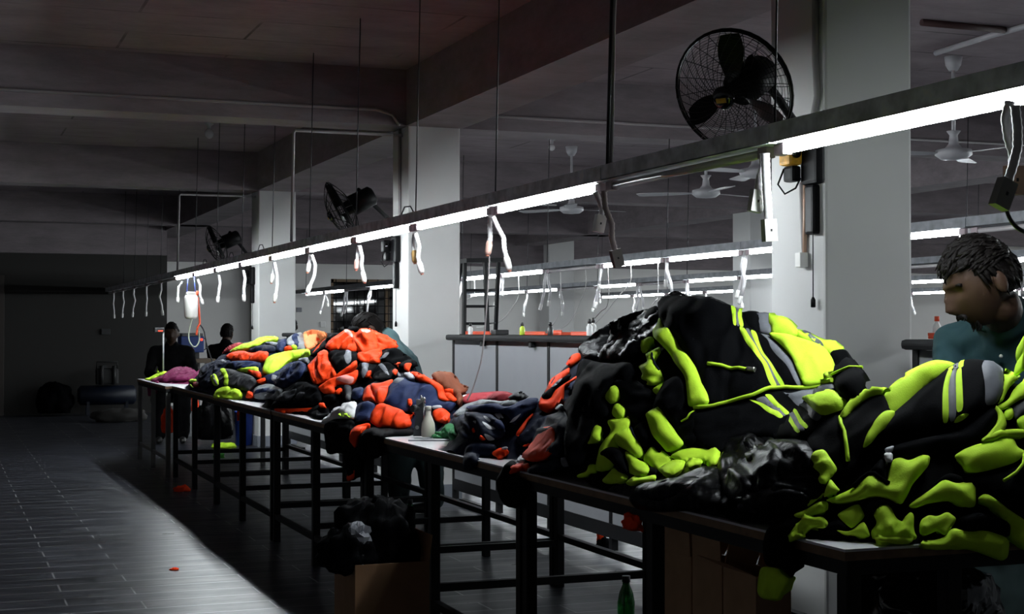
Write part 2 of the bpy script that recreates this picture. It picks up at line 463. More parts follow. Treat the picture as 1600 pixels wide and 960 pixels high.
def corrugated(mb, pts, r, n=8):
    "flexible conduit with fine ribs"
    P = [Vector(p) for p in pts]; Q = []; R = []
    for i in range(len(P) - 1):
        m = max(2, int((P[i+1] - P[i]).length / .008))
        for k in range(m): Q.append(P[i].lerp(P[i+1], k / m)); R.append(r * (1.0 if len(Q) % 2 else .86))
    Q.append(P[-1]); R.append(r)
    mb.tube(Q, R, n)

def cord_thing(name, label, start, pts, group, r=.012, ribs=True, sock='box', sock_mat=None, cord_mat=None, tip=True):
    "hanging power drop: conduit + socket at its free end"
    S = Vector(start)
    t = thing(name, label, 'power cord', S, group, local=True)
    mb = MB(); P = [Vector(p) for p in pts]
    if ribs: corrugated(mb, P, r)
    else: mb.tube(P, r, 8)
    mb.build('conduit', cord_mat or M_CORD, t)
    d = (P[-1] - P[-2]).normalized(); e = P[-1]
    if sock == 'box':
        up = -d; sx = up.cross(Vector((0, 1, .02))).normalized(); sy = up.cross(sx).normalized()
        s = MB().obox(e + d * .03, sx * .021, sy * .013, d * .034)
        so = s.build('socket', sock_mat or M_SOCK, t)
        MB().obox(e + d * .03 + sy * .0125, sx * .003, sy * .002, d * .004).obox(e + d * .03 - sy * .0125, sx * .003, sy * .002, d * .004).build('screw', M_HOLE, so)
    else:
        s = MB().tube([e - d * .006, e + d * .012, e + d * .05, e + d * .062], [.012, .017, .017, .012], 8)
        so = s.build('plug', sock_mat or M_SOCK, t)
        if tip: MB().tube([e + d * .058, e + d * .07], .009, 8).build('tip', M_PINKTIP, so)
    return t

def copy_cord(t, loc, rot, label, group): return copy_tree(t, loc, rot, label, group)

def rail(x, y0, y1, joints, label, rods, zrod=CEIL):
    t = thing('lamp_rail', label, 'lamp rail', (x, (y0 + y1) / 2, ZT), 'galvanised lamp rails hung from the slab')
    b, h, w, th = ZT + (.020 if x < 4 else .019), .058, (.048 if x < 4 else .07), .003
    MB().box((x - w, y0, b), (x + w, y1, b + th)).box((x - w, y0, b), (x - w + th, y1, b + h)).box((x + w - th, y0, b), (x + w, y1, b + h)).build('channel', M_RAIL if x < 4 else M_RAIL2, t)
    for (y, r) in rods:
        MB().tube([(x, y, b), (x + .028, y, (BEAM if any(q - .01 < y < q + .36 for q in (5.05, 10.65, 16.2, 21.9)) else zrod) + .004)], r, 6).build('hanger_rod', M_ROD, t)
    for y in joints:
        MB().box((x - w - .003, y - .05, b - .002), (x + w + .003, y + .05, b + .05)).build('joint_plate', M_RAIL if x < 4 else M_RAIL2, t)
    return t

# ---- main rail above the tables
JA = [2.775 + 1.243 * k for k in range(18)]
MAIN = rail(RAIL_X, 2.2, YW - .02, JA[1:11], 'long grey lamp rail hanging over the row of clothes tables',
     [(y, .007 if k in (0, 2) else .0035) for k, y in enumerate(JA[:16])])
ordinal = ['nearest', 'second', 'third', 'fourth', 'fifth', 'sixth', 'seventh', 'eighth', 'ninth', 'tenth', 'eleventh']
for k in range(11):
    lit = k != 1
    lab = ('unlit tube with pinkish sheen right below the large black fan' if k == 1 else
           'lit white tube on the main rail, %s from the camera along it' % ordinal[k])
    place_lamp(RAIL_X, (JA[k] + JA[k + 1]) / 2, lit, lab, 'tubes on the rail over the tables')
for k in range(11, 17):
    place_lamp(RAIL_X, (JA[k] + JA[k + 1]) / 2, False, 'unlit tube on the dark far stretch of the main rail', 'unlit far tubes of the main rail')
MB().tube(wob((RAIL_X, 3.2, ZT + .075), (RAIL_X, 16.3, ZT + .075), .006, 60, 4), .006, 6).build('supply_cable', M_ROD, MAIN)
for yy in (7.9, 11.9, 13.2, 14.6):
    MB().tube([(RAIL_X, yy - .14, ZT + .075), (RAIL_X, yy - .06, ZT + .125), (RAIL_X, yy + .05, ZT + .13), (RAIL_X, yy + .14, ZT + .075)], .004, 6).build('cable_loop', M_ROD, MAIN)

def main_drop(k, name, label, px_pts, y, **kw):
    "a drop whose pixel course is laid on the plane y = const through the joint"
    P = [on_y(a, b, y) for a, b in px_pts]
    S = P[0].copy()
    return cord_thing(name, label, S, [p - S for p in P], 'power drops of the main rail', **kw)
jx = lambda k: JA[k]
main_drop(0, 'power_drop', 'pale conduit with tan coupler at the right edge, feeding a dark lead', [(1578, 160), (1572, 185), (1576, 215), (1584, 240), (1584, 262)], JA[0] + .08, r=.0135, sock='box', sock_mat=M_TAN)
main_drop(0, 'power_drop', 'pale conduit with long grey connector at the right edge', [(1586, 165), (1590, 200), (1590, 230), (1582, 262), (1574, 285)], JA[0] + .02, r=.012, sock='box', sock_mat=mat('grey connector', (.35,.35,.33), .5))
main_drop(1, 'power_drop', 'short white conduit with square socket under the near lamp joint', [(1193, 240), (1193, 262), (1187, 280), (1184, 300)], JA[1] + .03, r=.014)
main_drop(1, 'power_drop', 'long white conduit with flat plug beside the near column', [(1196, 240), (1197, 275), (1199, 310), (1201, 345)], JA[1] - .02, r=.0145)
main_drop(2, 'power_drop', 'short white conduit with square socket left of the unlit tube', [(930, 300), (937, 314), (941, 328), (939, 338)], JA[2] + .03, r=.013)
main_drop(2, 'power_drop', 'long pinkish conduit ending in a dark plug left of the unlit tube', [(943, 298), (946, 325), (956, 350), (956, 372), (961, 392)], JA[2] - .02, r=.013, cord_mat=mat('pinkish conduit', (.45,.36,.36), .5), sock_mat=mat('brown grey plug', (.25,.22,.21), .5))
main_drop(3, 'power_drop', 'short conduit with pink plug and thin lead running down to the pile', [(766, 336), (765, 352), (766, 372), (765, 378)], JA[3] + .03, r=.013, sock='plug', sock_mat=mat('salmon plug', (.62,.38,.32), .5))
main_drop(3, 'power_drop', 'long curved white conduit in front of the far rows, right of the middle column', [(770, 338), (778, 356), (787, 372), (788, 390), (791, 402)], JA[3] - .03, r=.013, sock='plug')
main_drop(4, 'power_drop', 'short white conduit with brass plug before the middle column', [(648, 364), (646, 380), (647, 393)], JA[4] + .03, r=.013, sock='plug', sock_mat=mat('brass plug', (.45,.28,.1), .4))
main_drop(4, 'power_drop', 'long white conduit hanging before the middle column', [(649, 364), (655, 385), (653, 402), (655, 410)], JA[4] - .03, r=.013, sock='plug')
main_drop(5, 'power_drop', 'short conduit with rosy socket left of the middle column', [(561, 384), (559, 396), (558, 406)], JA[5] + .03, r=.013, sock='plug', sock_mat=mat('rosy socket', (.75,.45,.4), .5))
main_drop(5, 'power_drop', 'long white conduit with plug left of the middle column', [(562, 384), (566, 402), (565, 415), (567, 426)], JA[5] - .03, r=.013, sock='plug')
main_drop(6, 'power_drop', 'short conduit with bluish socket above the lime jackets', [(485, 398), (484, 406), (483, 412)], JA[6] + .03, r=.013, sock='plug')
main_drop(6, 'power_drop', 'long white conduit bowed to the right above the lime jackets', [(487, 398), (493, 415), (491, 432), (485, 446)], JA[6] - .03, r=.013, sock='plug')
main_drop(7, 'power_drop', 'short white conduit hanging before the far column', [(427, 410), (427, 424), (426, 430)], JA[7] + .03, r=.012, sock='plug')
main_drop(7, 'power_drop', 'long straight white conduit hanging before the far column', [(429, 410), (433, 430), (433, 448), (431, 460)], JA[7] - .03, r=.013, sock='plug')
for k, pts, lab in ((8, [(380, 422), (383, 436), (381, 452), (381, 460)], 'white conduit left of the far column, third beyond it'),
                    (9, [(342, 430), (344, 442), (342, 455), (341, 463)], 'white conduit between the far column and the drip bottle'),
                    (10, [(309, 436), (313, 448), (312, 460), (314, 467)], 'white conduit just right of the white drip bottle'),
                    (11, [(285, 440), (279, 448), (278, 460), (278, 464)], 'white conduit at the far end of the lit tubes, left of drip bottle')):
    main_drop(k, 'power_drop', lab, pts, JA[k], r=.014, sock='plug', tip=False)
# unlit far stretch: five alike drops
dd = cord_thing('power_drop', 'dim white conduit hanging from the dark far stretch of the main rail', (RAIL_X, JA[12], ZT + .03), [(0,0,0), (.01,0,-.12), (-.012,0,-.2), (.015,0,-.30), (.02,0,-.36)], 'dim drops of the main rail', sock='plug', tip=False)
for k in range(13, 17): copy_cord(dd, (RAIL_X, JA[k], ZT + .03), k * 1.1, 'dim white conduit hanging from the dark far stretch of the main rail', 'dim drops of the main rail')

# ---- rails of the sewing lines behind the columns
ROWS = [(5.42, 'first'), (8.05, 'second'), (10.7, 'third'), (14.0, 'fourth'), (18.0, 'fifth')]
far_proto = []
for v, pts in enumerate(([(0,0,0), (.0,.01,-.1), (.03,.02,-.2), (.03,.05,-.29)],
                         [(0,0,0), (.01,-.01,-.06), (-.03,0,-.12), (-.035,0,-.17)],
                         [(0,0,0), (-.02,.02,-.12), (.02,.04,-.22), (.0,.06,-.33)])):
    far_proto.append(cord_thing('power_drop', 'x', (0, 0, 0), pts, 'x', r=.014, ribs=False, sock='plug', tip=False))
fp_used = [False] * 3
rg = random.Random(5)
for ri, (x, nm) in enumerate(ROWS):
    off = (0.55, 0.2, 0.9, 0.4, 0.7)[ri]
    J = [2.6 + off + 1.25 * k for k in range(17)]
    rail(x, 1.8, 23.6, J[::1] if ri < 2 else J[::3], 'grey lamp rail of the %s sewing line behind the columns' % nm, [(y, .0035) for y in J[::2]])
    for k in range(16):
        yc = (J[k] + J[k + 1]) / 2
        lit = rg.random() > (.16 if ri < 2 else .1)
        if ri == 0 and J[k] > 12.5: lit = k % 3 != 1
        place_lamp(x, yc, lit, ('lit' if lit else 'unlit') + ' tube on the lamp rail of the %s sewing line behind the columns' % nm, '%s tubes of the %s sewing line' % ('lit' if lit else 'unlit', nm))
        if ri < 4:
            lab = 'white power drop hanging from the %s sewing line rail behind the columns' % nm
            for v in ((0, 1) if ri < 2 else (2,)):
                p = far_proto[(v + k) % 3]; loc = (x + .03 * v, J[k] + .04 * v, ZT + .02); g = 'power drops of the %s sewing line' % nm
                if not fp_used[(v + k) % 3]:
                    fp_used[(v + k) % 3] = True; p.location = loc; p['label'] = lab; p['group'] = g; p.rotation_euler = (0, 0, rg.uniform(0, 6))
                else: copy_cord(p, loc, rg.uniform(0, 6), lab, g)
# ------------------------------------------------------------------ heaps of clothes: the solid they lie on
_P = np.random.RandomState(7).permutation(256); _P = np.concatenate([_P, _P, _P])
_G = np.stack([np.cos(np.arange(256) * 2.399963), np.sin(np.arange(256) * 2.399963)], 1)
def perlin(x, y, seed=0):
    x = np.asarray(x, float) + seed * 17.31; y = np.asarray(y, float) + seed * 9.77
    xi = np.floor(x).astype(int); yi = np.floor(y).astype(int); xf = x - xi; yf = y - yi
    def g(i, j):
        h = _P[(_P[(xi + i) & 255] + yi + j) & 255]
        return _G[h, 0] * (xf - i) + _G[h, 1] * (yf - j)
    u = xf**3 * (xf * (xf * 6 - 15) + 10); v = yf**3 * (yf * (yf * 6 - 15) + 10)
    a = g(0, 0) * (1 - u) + g(1, 0) * u; b = g(0, 1) * (1 - u) + g(1, 1) * u
    return a * (1 - v) + b * v

MOUNDS = {'near': (2.58, 3.23, .74, .50, .52), 'crumple': (2.12, 3.74, .32, .55, .13), 'tall': (2.62, 4.44, .76, 1.08, .70),
          'orange_side': (2.62, 5.60, .74, .60, .42), 'navy': (2.62, 6.32, .52, .74, .24), 'front': (2.44, 7.42, .57, .78, .32),
          'orange': (2.58, 8.95, .70, 1.30, .56), 'lime': (2.52, 11.5, .66, 2.4, .46), 'maroon': (2.26, 14.3, .38, .95, .13)}
SKY = np.array([float(c) for c in """180 602 200 600 226 592 245 580 270 577 286 573 305 582 318 574 345 555 370 538 405 530 440 530 472 520 500 518 515 527 529 519 560 514 585 520 605 529 621 545
633 558 650 575 655 590 672 591 700 588 716 604 731 612 757 613 790 612 808 618 830 627 845 625 850 612 865 590 885 568 900 553 926 523 960 502 1000 485 1033 475 1045 459 1057 455 1070 459 1083 470
1110 471 1137 484 1160 491 1202 493 1230 502 1245 515 1283 533 1304 536 1317 549 1340 583 1352 600 1353 625 1357 617 1376 614 1388 616 1408 595 1437 578 1460 569 1480 570 1500 575 1525 572 1545 576
1565 588 1590 598 1640 600 1800 620""".split()]).reshape(-1, 2)
def mound_parts(x, y):
    out = []
    for k, (cx, cy, rx, ry, h) in MOUNDS.items():
        r = np.sqrt(((x - cx) / np.where(x > cx, np.minimum(rx, 2.97 - cx), rx)) ** 2 + ((y - cy) / ry) ** 2)
        out.append(h * np.clip(1 - r ** 1.7, 0, 1) ** .9)
    return np.array(out)
def heap_h(x, y, lumps=True):
    z = np.cbrt((mound_parts(x, y) ** 3).sum(0))
    if lumps: z = z * (1 + .14 * perlin(x * 4.2, y * 4.2, 3) + .10 * perlin(x * 9, y * 9, 5))
    z = TT + z
    # the heaps' measured crest lines
    dep = x * FWD[0] + y * FWD[1]
    col = 800 + F_PX * (x * RGT[0] + y * RGT[1]) / np.maximum(dep, .5)
    cap = CAM_H + dep * (515.5 - np.interp(col, SKY[:, 0], SKY[:, 1])) / F_PX
    return np.maximum(np.minimum(z, cap - .006), TT)
def solid(P):
    "positive inside the tables with their heaps (front and end faces fall to the floor)"
    return np.minimum(np.minimum(np.minimum(P[:, 0] - (TX0 - .004), 2.97 - P[:, 0]), P[:, 1] - 2.825), heap_h(P[:, 0], P[:, 1]) - P[:, 2])
def hit(px):
    "first point of each ray in the solid; rays that pass over it keep their closest point"
    px = np.asarray(px, float)
    D = FWD + RGT * ((px[:, :1] - 800) / F_PX) + UPV * ((480 - px[:, 1:]) / F_PX)
    n = len(px); T = np.zeros(n); done = np.zeros(n, bool); best = np.full(n, -9.0); tb = np.zeros(n)
    if n > 60:
        _, tq, _ = hit(px[::max(2, n // 40)][:55])
        lo, hi = tq.min() - .35, tq.max() + .35
    else: lo, hi = 2.6, 17.5
    ts = np.arange(lo, hi, .03)
    for t in ts:
        f = solid(CAM + D * t)
        m = (~done) & (f > best); best[m] = f[m]; tb[m] = t
        h = (~done) & (f > 0)
        T[h] = t; done |= h
        if done.all(): break
    a = T - .03; b = T.copy()
    for _ in range(10):
        m = (a + b) / 2; i = solid(CAM + D * m[:, None]) > 0
        b = np.where(i, m, b); a = np.where(i, a, m)
    T = np.where(done, b, tb)
    return CAM + D * T[:, None], T, D
def solid_normal(P, e=.03):
    g = np.zeros_like(P)
    for k in range(3):
        d = np.zeros(3); d[k] = e
        g[:, k] = solid(P - d) - solid(P + d)
    g += -FWD * .02
    return g / np.maximum(np.linalg.norm(g, axis=1, keepdims=True), 1e-6)

def chaikin(p, it=2):
    p = np.asarray(p, float)
    for _ in range(it):
        q = np.roll(p, -1, 0); p = np.stack([p * .8 + q * .2, p * .2 + q * .8], 1).reshape(-1, 2)
    return p
def seg_dist(Q, poly):
    "distance of points Q to the closed outline poly"
    out = np.full(len(Q), 1e9)
    A = poly; B = np.roll(poly, -1, 0)
    for a, b in zip(A, B):
        ab = b - a; l = ab @ ab
        if l < 1e-9: continue
        t = np.clip(((Q - a) @ ab) / l, 0, 1)
        out = np.minimum(out, np.linalg.norm(Q - a - t[:, None] * ab, axis=1))
    return out
def inside(Q, poly):
    c = np.zeros(len(Q), bool); A = poly; B = np.roll(poly, -1, 0)
    for a, b in zip(A, B):
        m = (a[1] > Q[:, 1]) != (b[1] > Q[:, 1])
        with np.errstate(divide='ignore', invalid='ignore'):
            x = (b[0] - a[0]) * (Q[:, 1] - a[1]) / (b[1] - a[1]) + a[0]
        c ^= m & (Q[:, 0] < x)
    return c
def resample(p, s):
    out = []
    for a, b in zip(p, np.roll(p, -1, 0)):
        m = max(1, int(round(np.linalg.norm(b - a) / s)))
        out += [a + (b - a) * k / m for k in range(m)]
    return np.array(out)

def wrinkle(P, seed, ang, lam, amp, sharp):
    u = P @ RGT; v = P @ UPV
    c, s = math.cos(ang), math.sin(ang)
    a = (u * c + v * s) / lam; b = (-u * s + v * c) / lam
    wx = perlin(a * .6, b * .6, seed + 11) * .9
    n1 = perlin(a * .42 + wx * .5, b * 1.25 + wx, seed)
    n2 = perlin(a * .9 - wx, b * 2.6 + wx, seed + 3)
    n3 = perlin(a * 2.1 + wx, b * 4.4 - wx, seed + 7)
    r1 = np.clip(1 - np.abs(n1) * 3.0, -.5, 1); r2 = np.clip(1 - np.abs(n2) * 2.8, -.5, 1)
    if sharp: return amp * (.8 * r1 + .5 * r2 + .35 * n3 - .25)
    return amp * (.9 * n1 + .75 * r1 ** 2 * np.sign(r1) + .4 * n2 + .2 * n3 - .2)

LAST = {}
def cloth(name, m, pts, parent, off=.004, puff=.014, width=.022, amp=.012, lam=.08, ang=.6, sharp=False, seed=0, step=None, host=None, skirt=True, lift=.005, raw=None):
    """one piece of cloth: its outline laid on the heap from where the camera sees it, rounded at its edges, creased, with depth.
    host: lies on another piece and follows its creases."""
    poly = np.array([[float(c) for c in q.split(',')] for q in pts.split()])
    poly = chaikin(poly)
    ctr = poly.mean(0)
    d0 = hit(ctr[None])[1][0]
    m_px = d0 / F_PX                                           # metres a pixel spans here
    st = step or max(1.4, min(5.0, (.0095 if host is None else .008) / m_px))
    ring = resample(poly, st)
    x0, y0 = poly.min(0); x1, y1 = poly.max(0)
    gx, gy = np.meshgrid(np.arange(x0, x1, st), np.arange(y0, y1, st * .87))
    gx[1::2] += st / 2
    Q = np.stack([gx.ravel(), gy.ravel()], 1)
    Q = Q[inside(Q, poly)] if len(Q) else Q
    if len(Q): Q = Q[seg_dist(Q, ring) > st * .55]
    n = len(ring)
    A = np.concatenate([ring, Q]) if len(Q) else ring
    r = delaunay_2d_cdt([Vector(p) for p in A], [], [list(range(n))], 1, 1e-4)
    A2 = np.array([tuple(v) for v in r[0]]); F = [tuple(f) for f in r[2]]
    idx = [-1] * len(A)
    for j, o in enumerate(r[3]):
        for k in o: idx[k] = j
    P, T, D = hit(A2)
    N = solid_normal(P)
    db = seg_dist(A2, poly) * (T / F_PX)
    if host is None:
        prm = (poly, off, puff, width, amp, lam, ang, sharp, seed)
    else: prm = host
    hp, ho, hpu, hw, ha, hl, hang, hs, hse = prm
    if host is not None: db = seg_dist(A2, hp) * (T / F_PX); db[~inside(A2, hp)] *= .0
    k = 1 - np.exp(-db / hw * 1.6)
    e = ho + hpu * k + wrinkle(P, hse, hang, hl, ha, hs) * (k * .75 + .25)
    if host is not None:
        de = seg_dist(A2, poly) * (T / F_PX)
        e = e + lift * np.clip(de / .006, .15, 1)
    V = P + N * e[:, None]
    verts = [tuple(p) for p in V]; faces = list(F); 
    # face orientation towards the camera
    out = []
    for f in faces:
        a, b, c = V[f[0]], V[f[1]], V[f[2]]
        out.append(f if np.dot(np.cross(b - a, c - a), a - CAM) < 0 else tuple(reversed(f)))
    faces = out
    if skirt and host is None:                                   # the turned-under edge
        R = [idx[i] for i in range(n)]
        for ring_k, (bk, inn) in enumerate(((.012, .0), (.05, -.02))):
            base = len(verts)
            for j in R:
                inward = (ctr - A2[j]); inward = inward / (np.linalg.norm(inward) + 1e-6)
                w = V[j] - N[j] * bk + (RGT * inward[0] - UPV * inward[1]) * (.012 * (ring_k + 1) * .6) + FWD * bk * .4
                verts.append(tuple(w))
            prev = R if ring_k == 0 else list(range(base - n, base))
            cur = list(range(base, base + n))
            for i in range(n):
                i2 = (i + 1) % n
                q = (prev[i], prev[i2], cur[i2], cur[i])
                a, b, c = (np.array(verts[w]) for w in q[:3])
                faces.append(q)
    o0 = Vector(parent['_o']) if parent is not None else Vector((0, 0, 0))
    me = bpy.data.meshes.new(name)
    me.from_pydata([tuple(Vector(v) - o0) for v in verts], [], faces)
    bm = bmesh.new(); bm.from_mesh(me); bmesh.ops.recalc_face_normals(bm, faces=bm.faces[:]); bm.to_mesh(me); bm.free()
    me.polygons.foreach_set('use_smooth', [True] * len(me.polygons)); me.update()
    me.materials.append(m)
    o = bpy.data.objects.new(name, me); COL.objects.link(o)
    if parent is not None: o.parent = parent
    o['_o'] = tuple(o0)
    return o, prm

def strip(name, m, pts, parent, r, prm=None, off=.006, n=6):
    "a thin cord, piping or zip laid along a pixel course on the heap"
    p = np.array([[float(c) for c in q.split(',')] for q in pts.split()])
    Q = []
    for a, b in zip(p[:-1], p[1:]):
        k = max(2, int(np.linalg.norm(b - a) / 6)); Q += [a + (b - a) * i / k for i in range(k)]
    Q.append(p[-1]); Q = np.array(Q)
    P, T, D = hit(Q); N = solid_normal(P)
    e = np.full(len(Q), off)
    if prm is not None:
        hp, ho, hpu, hw, ha, hl, hang, hs, hse = prm
        db = seg_dist(Q, hp) * (T / F_PX); db[~inside(Q, hp)] = 0
        k = 1 - np.exp(-db / hw * 1.6)
        e = ho + hpu * k + wrinkle(P, hse, hang, hl, ha, hs) * (k * .75 + .25) + r * .6
    V = P + N * e[:, None]
    return MB().tube([tuple(v) for v in V], r, n).build(name, m, parent)

# ------------------------------------------------------------------ cloth materials
LIME = mat('fluorescent lime fleece', (0.60, 0.93, 0.05), 0.75, bump=.12, bscale=260, var=.05, vscale=40, spec=.15, crease=0.35, cscale=5)
ORANGE = mat('fluorescent orange cloth', (0.97, 0.06, 0.006), 0.7, bump=.12, bscale=260, var=.05, vscale=40, spec=.15, crease=1.0, cscale=11)
PEACH = mat('pale orange cloth', (0.95, 0.30, 0.12), 0.75, bump=.1, bscale=260, spec=.15, crease=1.0, cscale=11)
TAPE = mat('grey reflective tape', (0.13, 0.135, 0.155), 0.5, bump=.1, bscale=300, var=.08, vscale=60, spec=.15, crease=0.3, cscale=8)
TAPEL = mat('pale reflective tape', (0.40, 0.41, 0.44), 0.5, bump=.1, bscale=300, spec=.15, crease=0.3, cscale=8)
PINK = mat('orange tape with pinkish sheen', (0.85, 0.32, 0.28), 0.45, bump=.1, bscale=300, spec=.15, crease=1.0, cscale=11)
BLACK = mat('black softshell cloth', (0.0016, 0.0017, 0.0022), 0.85, spec=.03, bump=.1, bscale=220, var=.15, vscale=30, crease=0.5, cscale=6)
NYLON = mat('shiny black nylon', (0.0020, 0.0020, 0.0024), 0.36, spec=.06, bump=.15, bscale=90, crease=0.9, cscale=11)
CHAR = mat('charcoal cloth', (0.022, 0.023, 0.027), 0.7, spec=.2, bump=.12, bscale=220, crease=1.0, cscale=11)
NAVY = mat('navy work cloth', (0.010, 0.018, 0.06), 0.75, spec=.12, bump=.12, bscale=220, var=.12, vscale=30, crease=1.0, cscale=11)
DNAVY = mat('dark navy cloth', (0.005, 0.008, 0.022), 0.75, spec=.1, bump=.12, bscale=220, crease=1.0, cscale=11)
GREYC = mat('grey lining cloth', (0.22, 0.235, 0.25), 0.6, bump=.12, bscale=220, var=.2, vscale=25, spec=.15, crease=1.0, cscale=11)
WHITEC = mat('white cotton cloth', (0.72, 0.72, 0.73), 0.8, bump=.12, bscale=220, spec=.15, crease=1.0, cscale=11)
RED = mat('dull red cloth', (0.33, 0.035, 0.045), 0.8, bump=.12, bscale=220, spec=.15, crease=1.0, cscale=11)
MAROON = mat('maroon cloth', (0.14, 0.007, 0.055), 0.75, bump=.12, bscale=220, spec=.15, crease=1.0, cscale=11)
BROWN = mat('brown cloth', (0.20, 0.06, 0.03), 0.75, bump=.12, bscale=220, spec=.15, crease=1.0, cscale=11)
GREEN = mat('green rag cloth', (0.03, 0.17, 0.06), 0.8, bump=.12, bscale=220, spec=.15, crease=1.0, cscale=11)
SILVER = mat('silver zip pull', (0.6, 0.6, 0.55), 0.3, metal=.9)
MC = dict(L=LIME, O=ORANGE, P=PEACH, T=TAPE, W=TAPEL, K=PINK, B=BLACK, Y=NYLON, C=CHAR, N=NAVY, D=DNAVY, G=GREYC, H=WHITEC, R=RED, M=MAROON, V=BROWN, E=GREEN)

# the hidden inside of each heap: a jumble nobody could count
def core(key, m, label, amp=.014, sharp=True, grid=.022):
    cx, cy, rx, ry, h = MOUNDS[key]
    nx, ny = int(2 * rx * 1.0 / grid) + 2, int(2 * ry / grid) + 2
    X = np.linspace(cx - rx * .985, cx + rx * .985, nx); Y = np.linspace(cy - ry * .985, cy + ry * .985, ny)
    GX, GY = np.meshgrid(X, Y)
    Z = heap_h(GX, GY)
    mp = mound_parts(GX, GY); own = mp[list(MOUNDS).index(key)]; keep = (own > .004) & (mp.argmax(0) == list(MOUNDS).index(key))
    GXc = np.clip(GX, TX0 + .004, 3.2); GYc = np.maximum(GY, 2.835)
    P = np.stack([GXc.ravel(), GYc.ravel(), Z.ravel()], 1); N = solid_normal(P)
    e = wrinkle(P, 5, .8, .09, amp, sharp) - amp * .6 - .004
    V = P + N * e[:, None]; V[:, 2] = np.where(keep.ravel(), np.maximum(V[:, 2], TT + .002), TT + .001)
    V[:, 0] = np.maximum(V[:, 0], TX0 + .003)
    F = []
    for j in range(ny - 1):
        for i in range(nx - 1):
            if keep[j, i] or keep[j + 1, i] or keep[j, i + 1] or keep[j + 1, i + 1]:
                a = j * nx + i; F.append((a, a + 1, a + nx + 1, a + nx))
    me = bpy.data.meshes.new('clothes_jumble'); me.from_pydata([tuple(v) for v in V], [], F)
    me.polygons.foreach_set('use_smooth', [True] * len(me.polygons)); me.update(); me.materials.append(m)
    o = bpy.data.objects.new('clothes_jumble', me); COL.objects.link(o)
    tag(o, label, 'clothes'); o['kind'] = 'stuff'
core('near', BLACK, 'jumbled black cloth filling the heap at the near table end')
core('crumple', NYLON, 'low jumble of shiny black cloth before the tall heap')
core('tall', BLACK, 'jumbled black cloth filling the tallest heap on the tables')
core('orange_side', DNAVY, 'dark cloth jumbled under the orange jackets beside the tallest heap')
core('navy', DNAVY, 'dark navy cloth jumbled in the low heap before the panelled bench')
core('front', DNAVY, 'dark navy cloth jumbled behind the white bottle')
core('orange', BLACK, 'black cloth jumbled inside the big orange heap')
core('lime', DNAVY, 'dark cloth jumbled inside the heap of lime and navy jackets')
core('maroon', MAROON, 'maroon cloth jumbled at the far table end')

SEED = [0]
def garment(name, label, cat, pieces, group=None, off=.004, far=False, **kw):
    "pieces: (part name, material key, outline[, options]); a piece marked on=k follows piece k of the garment"
    first = np.array([[float(c) for c in q.split(',')] for q in pieces[0][2].split()]).mean(0)
    P = hit(first[None])[0][0]
    t = thing(name, label, cat, tuple(P), group)
    prms = []
    for i, pc in enumerate(pieces):
        o = dict(kw); o.update(pc[3] if len(pc) > 3 else {})
        SEED[0] += 1
        on = o.pop('on', None)
        if 'strip' in o:
            strip(pc[0], MC[pc[1]] if pc[1] in MC else pc[1], pc[2], t, o['strip'], prms[on] if on is not None else None, o.get('off', off + .02)); prms.append(None); continue
        o.setdefault('off', off + i * .0015); o.setdefault('seed', SEED[0] % 97)
        if far: o.setdefault('puff', .018); o.setdefault('width', .03); o.setdefault('amp', .017); o.setdefault('lam', .08); o.setdefault('sharp', pc[1] != 'L')
        if pc[1] in 'L': o.setdefault('amp', .021); o.setdefault('lam', .08)
        if pc[1] in 'YBC' : o.setdefault('sharp', True)
        ob, prm = cloth(pc[0], MC[pc[1]], pc[2], t, host=prms[on] if on is not None else None, **o)
        prms.append(prm)
    return t
# ------------------------------------------------------------------ the tallest heap: black jackets with lime
garment('nylon_jacket', 'shiny black crumpled jacket topping the tallest heap', 'jacket', [
    ('hood', 'Y', '1030,482 1036,468 1045,459 1056,455 1070,459 1083,471 1070,478 1050,482', dict(amp=.016, lam=.05)),
    ('body', 'B', '1012,486 1030,478 1034,500 1030,520 1012,520 1003,500')], off=.002)
garment('nylon_jacket', 'creased shiny black jacket sloping down the far shoulder of the tallest heap', 'jacket', [
    ('body', 'Y', '901,548 926,524 958,503 1000,487 1033,482 1042,505 1028,526 1006,552 975,562 940,566 912,560', dict(amp=.012, lam=.04, ang=.75)),
    ('sleeve', 'Y', '903,552 940,540 985,520 1010,505 1004,530 985,548 952,560 925,566', dict(amp=.010, lam=.035, ang=.7)),
    ('pocket_patch', 'C', '905,588 919,576 932,580 931,591 913,597', dict(amp=.003, puff=0.006))], off=.004)
garment('softshell_jacket', 'plain black jacket hanging steeply beside the orange striped clothes', 'jacket', [
    ('body', 'B', '905,560 950,570 985,566 1000,585 985,610 965,602 945,622 955,650 935,665 922,690 912,725 893,738 882,705 890,640 898,600', dict(amp=.02, lam=.11, ang=1.2)),
    ('sleeve', 'Y', '912,650 906,625 914,612 930,606 941,622 925,632 918,655', dict(amp=.014, lam=.05, ang=1.0))], off=.002)
garment('softshell_jacket', 'black jacket with two lime cuffs folded near the upper lime strip', 'jacket', [
    ('sleeve', 'L', '1001,538 1005,533 1021,528 1026,536 1021,541 1016,550 1007,556 1002,549', dict(puff=0.01575)),
    ('sleeve', 'L', '1011,557 1023,550 1034,544 1033,552 1023,560 1026,571 1036,584 1039,596 1034,604 1021,606 1012,604 1015,599 1003,594 1007,584 999,575 1015,568 1014,562', dict(puff=0.01575, amp=.018, lam=.06, ang=.2)),
    ('piping', 'D', '1024,556 1023,562 1027,573 1033,582', dict(strip=.003, on=1))], off=.008)
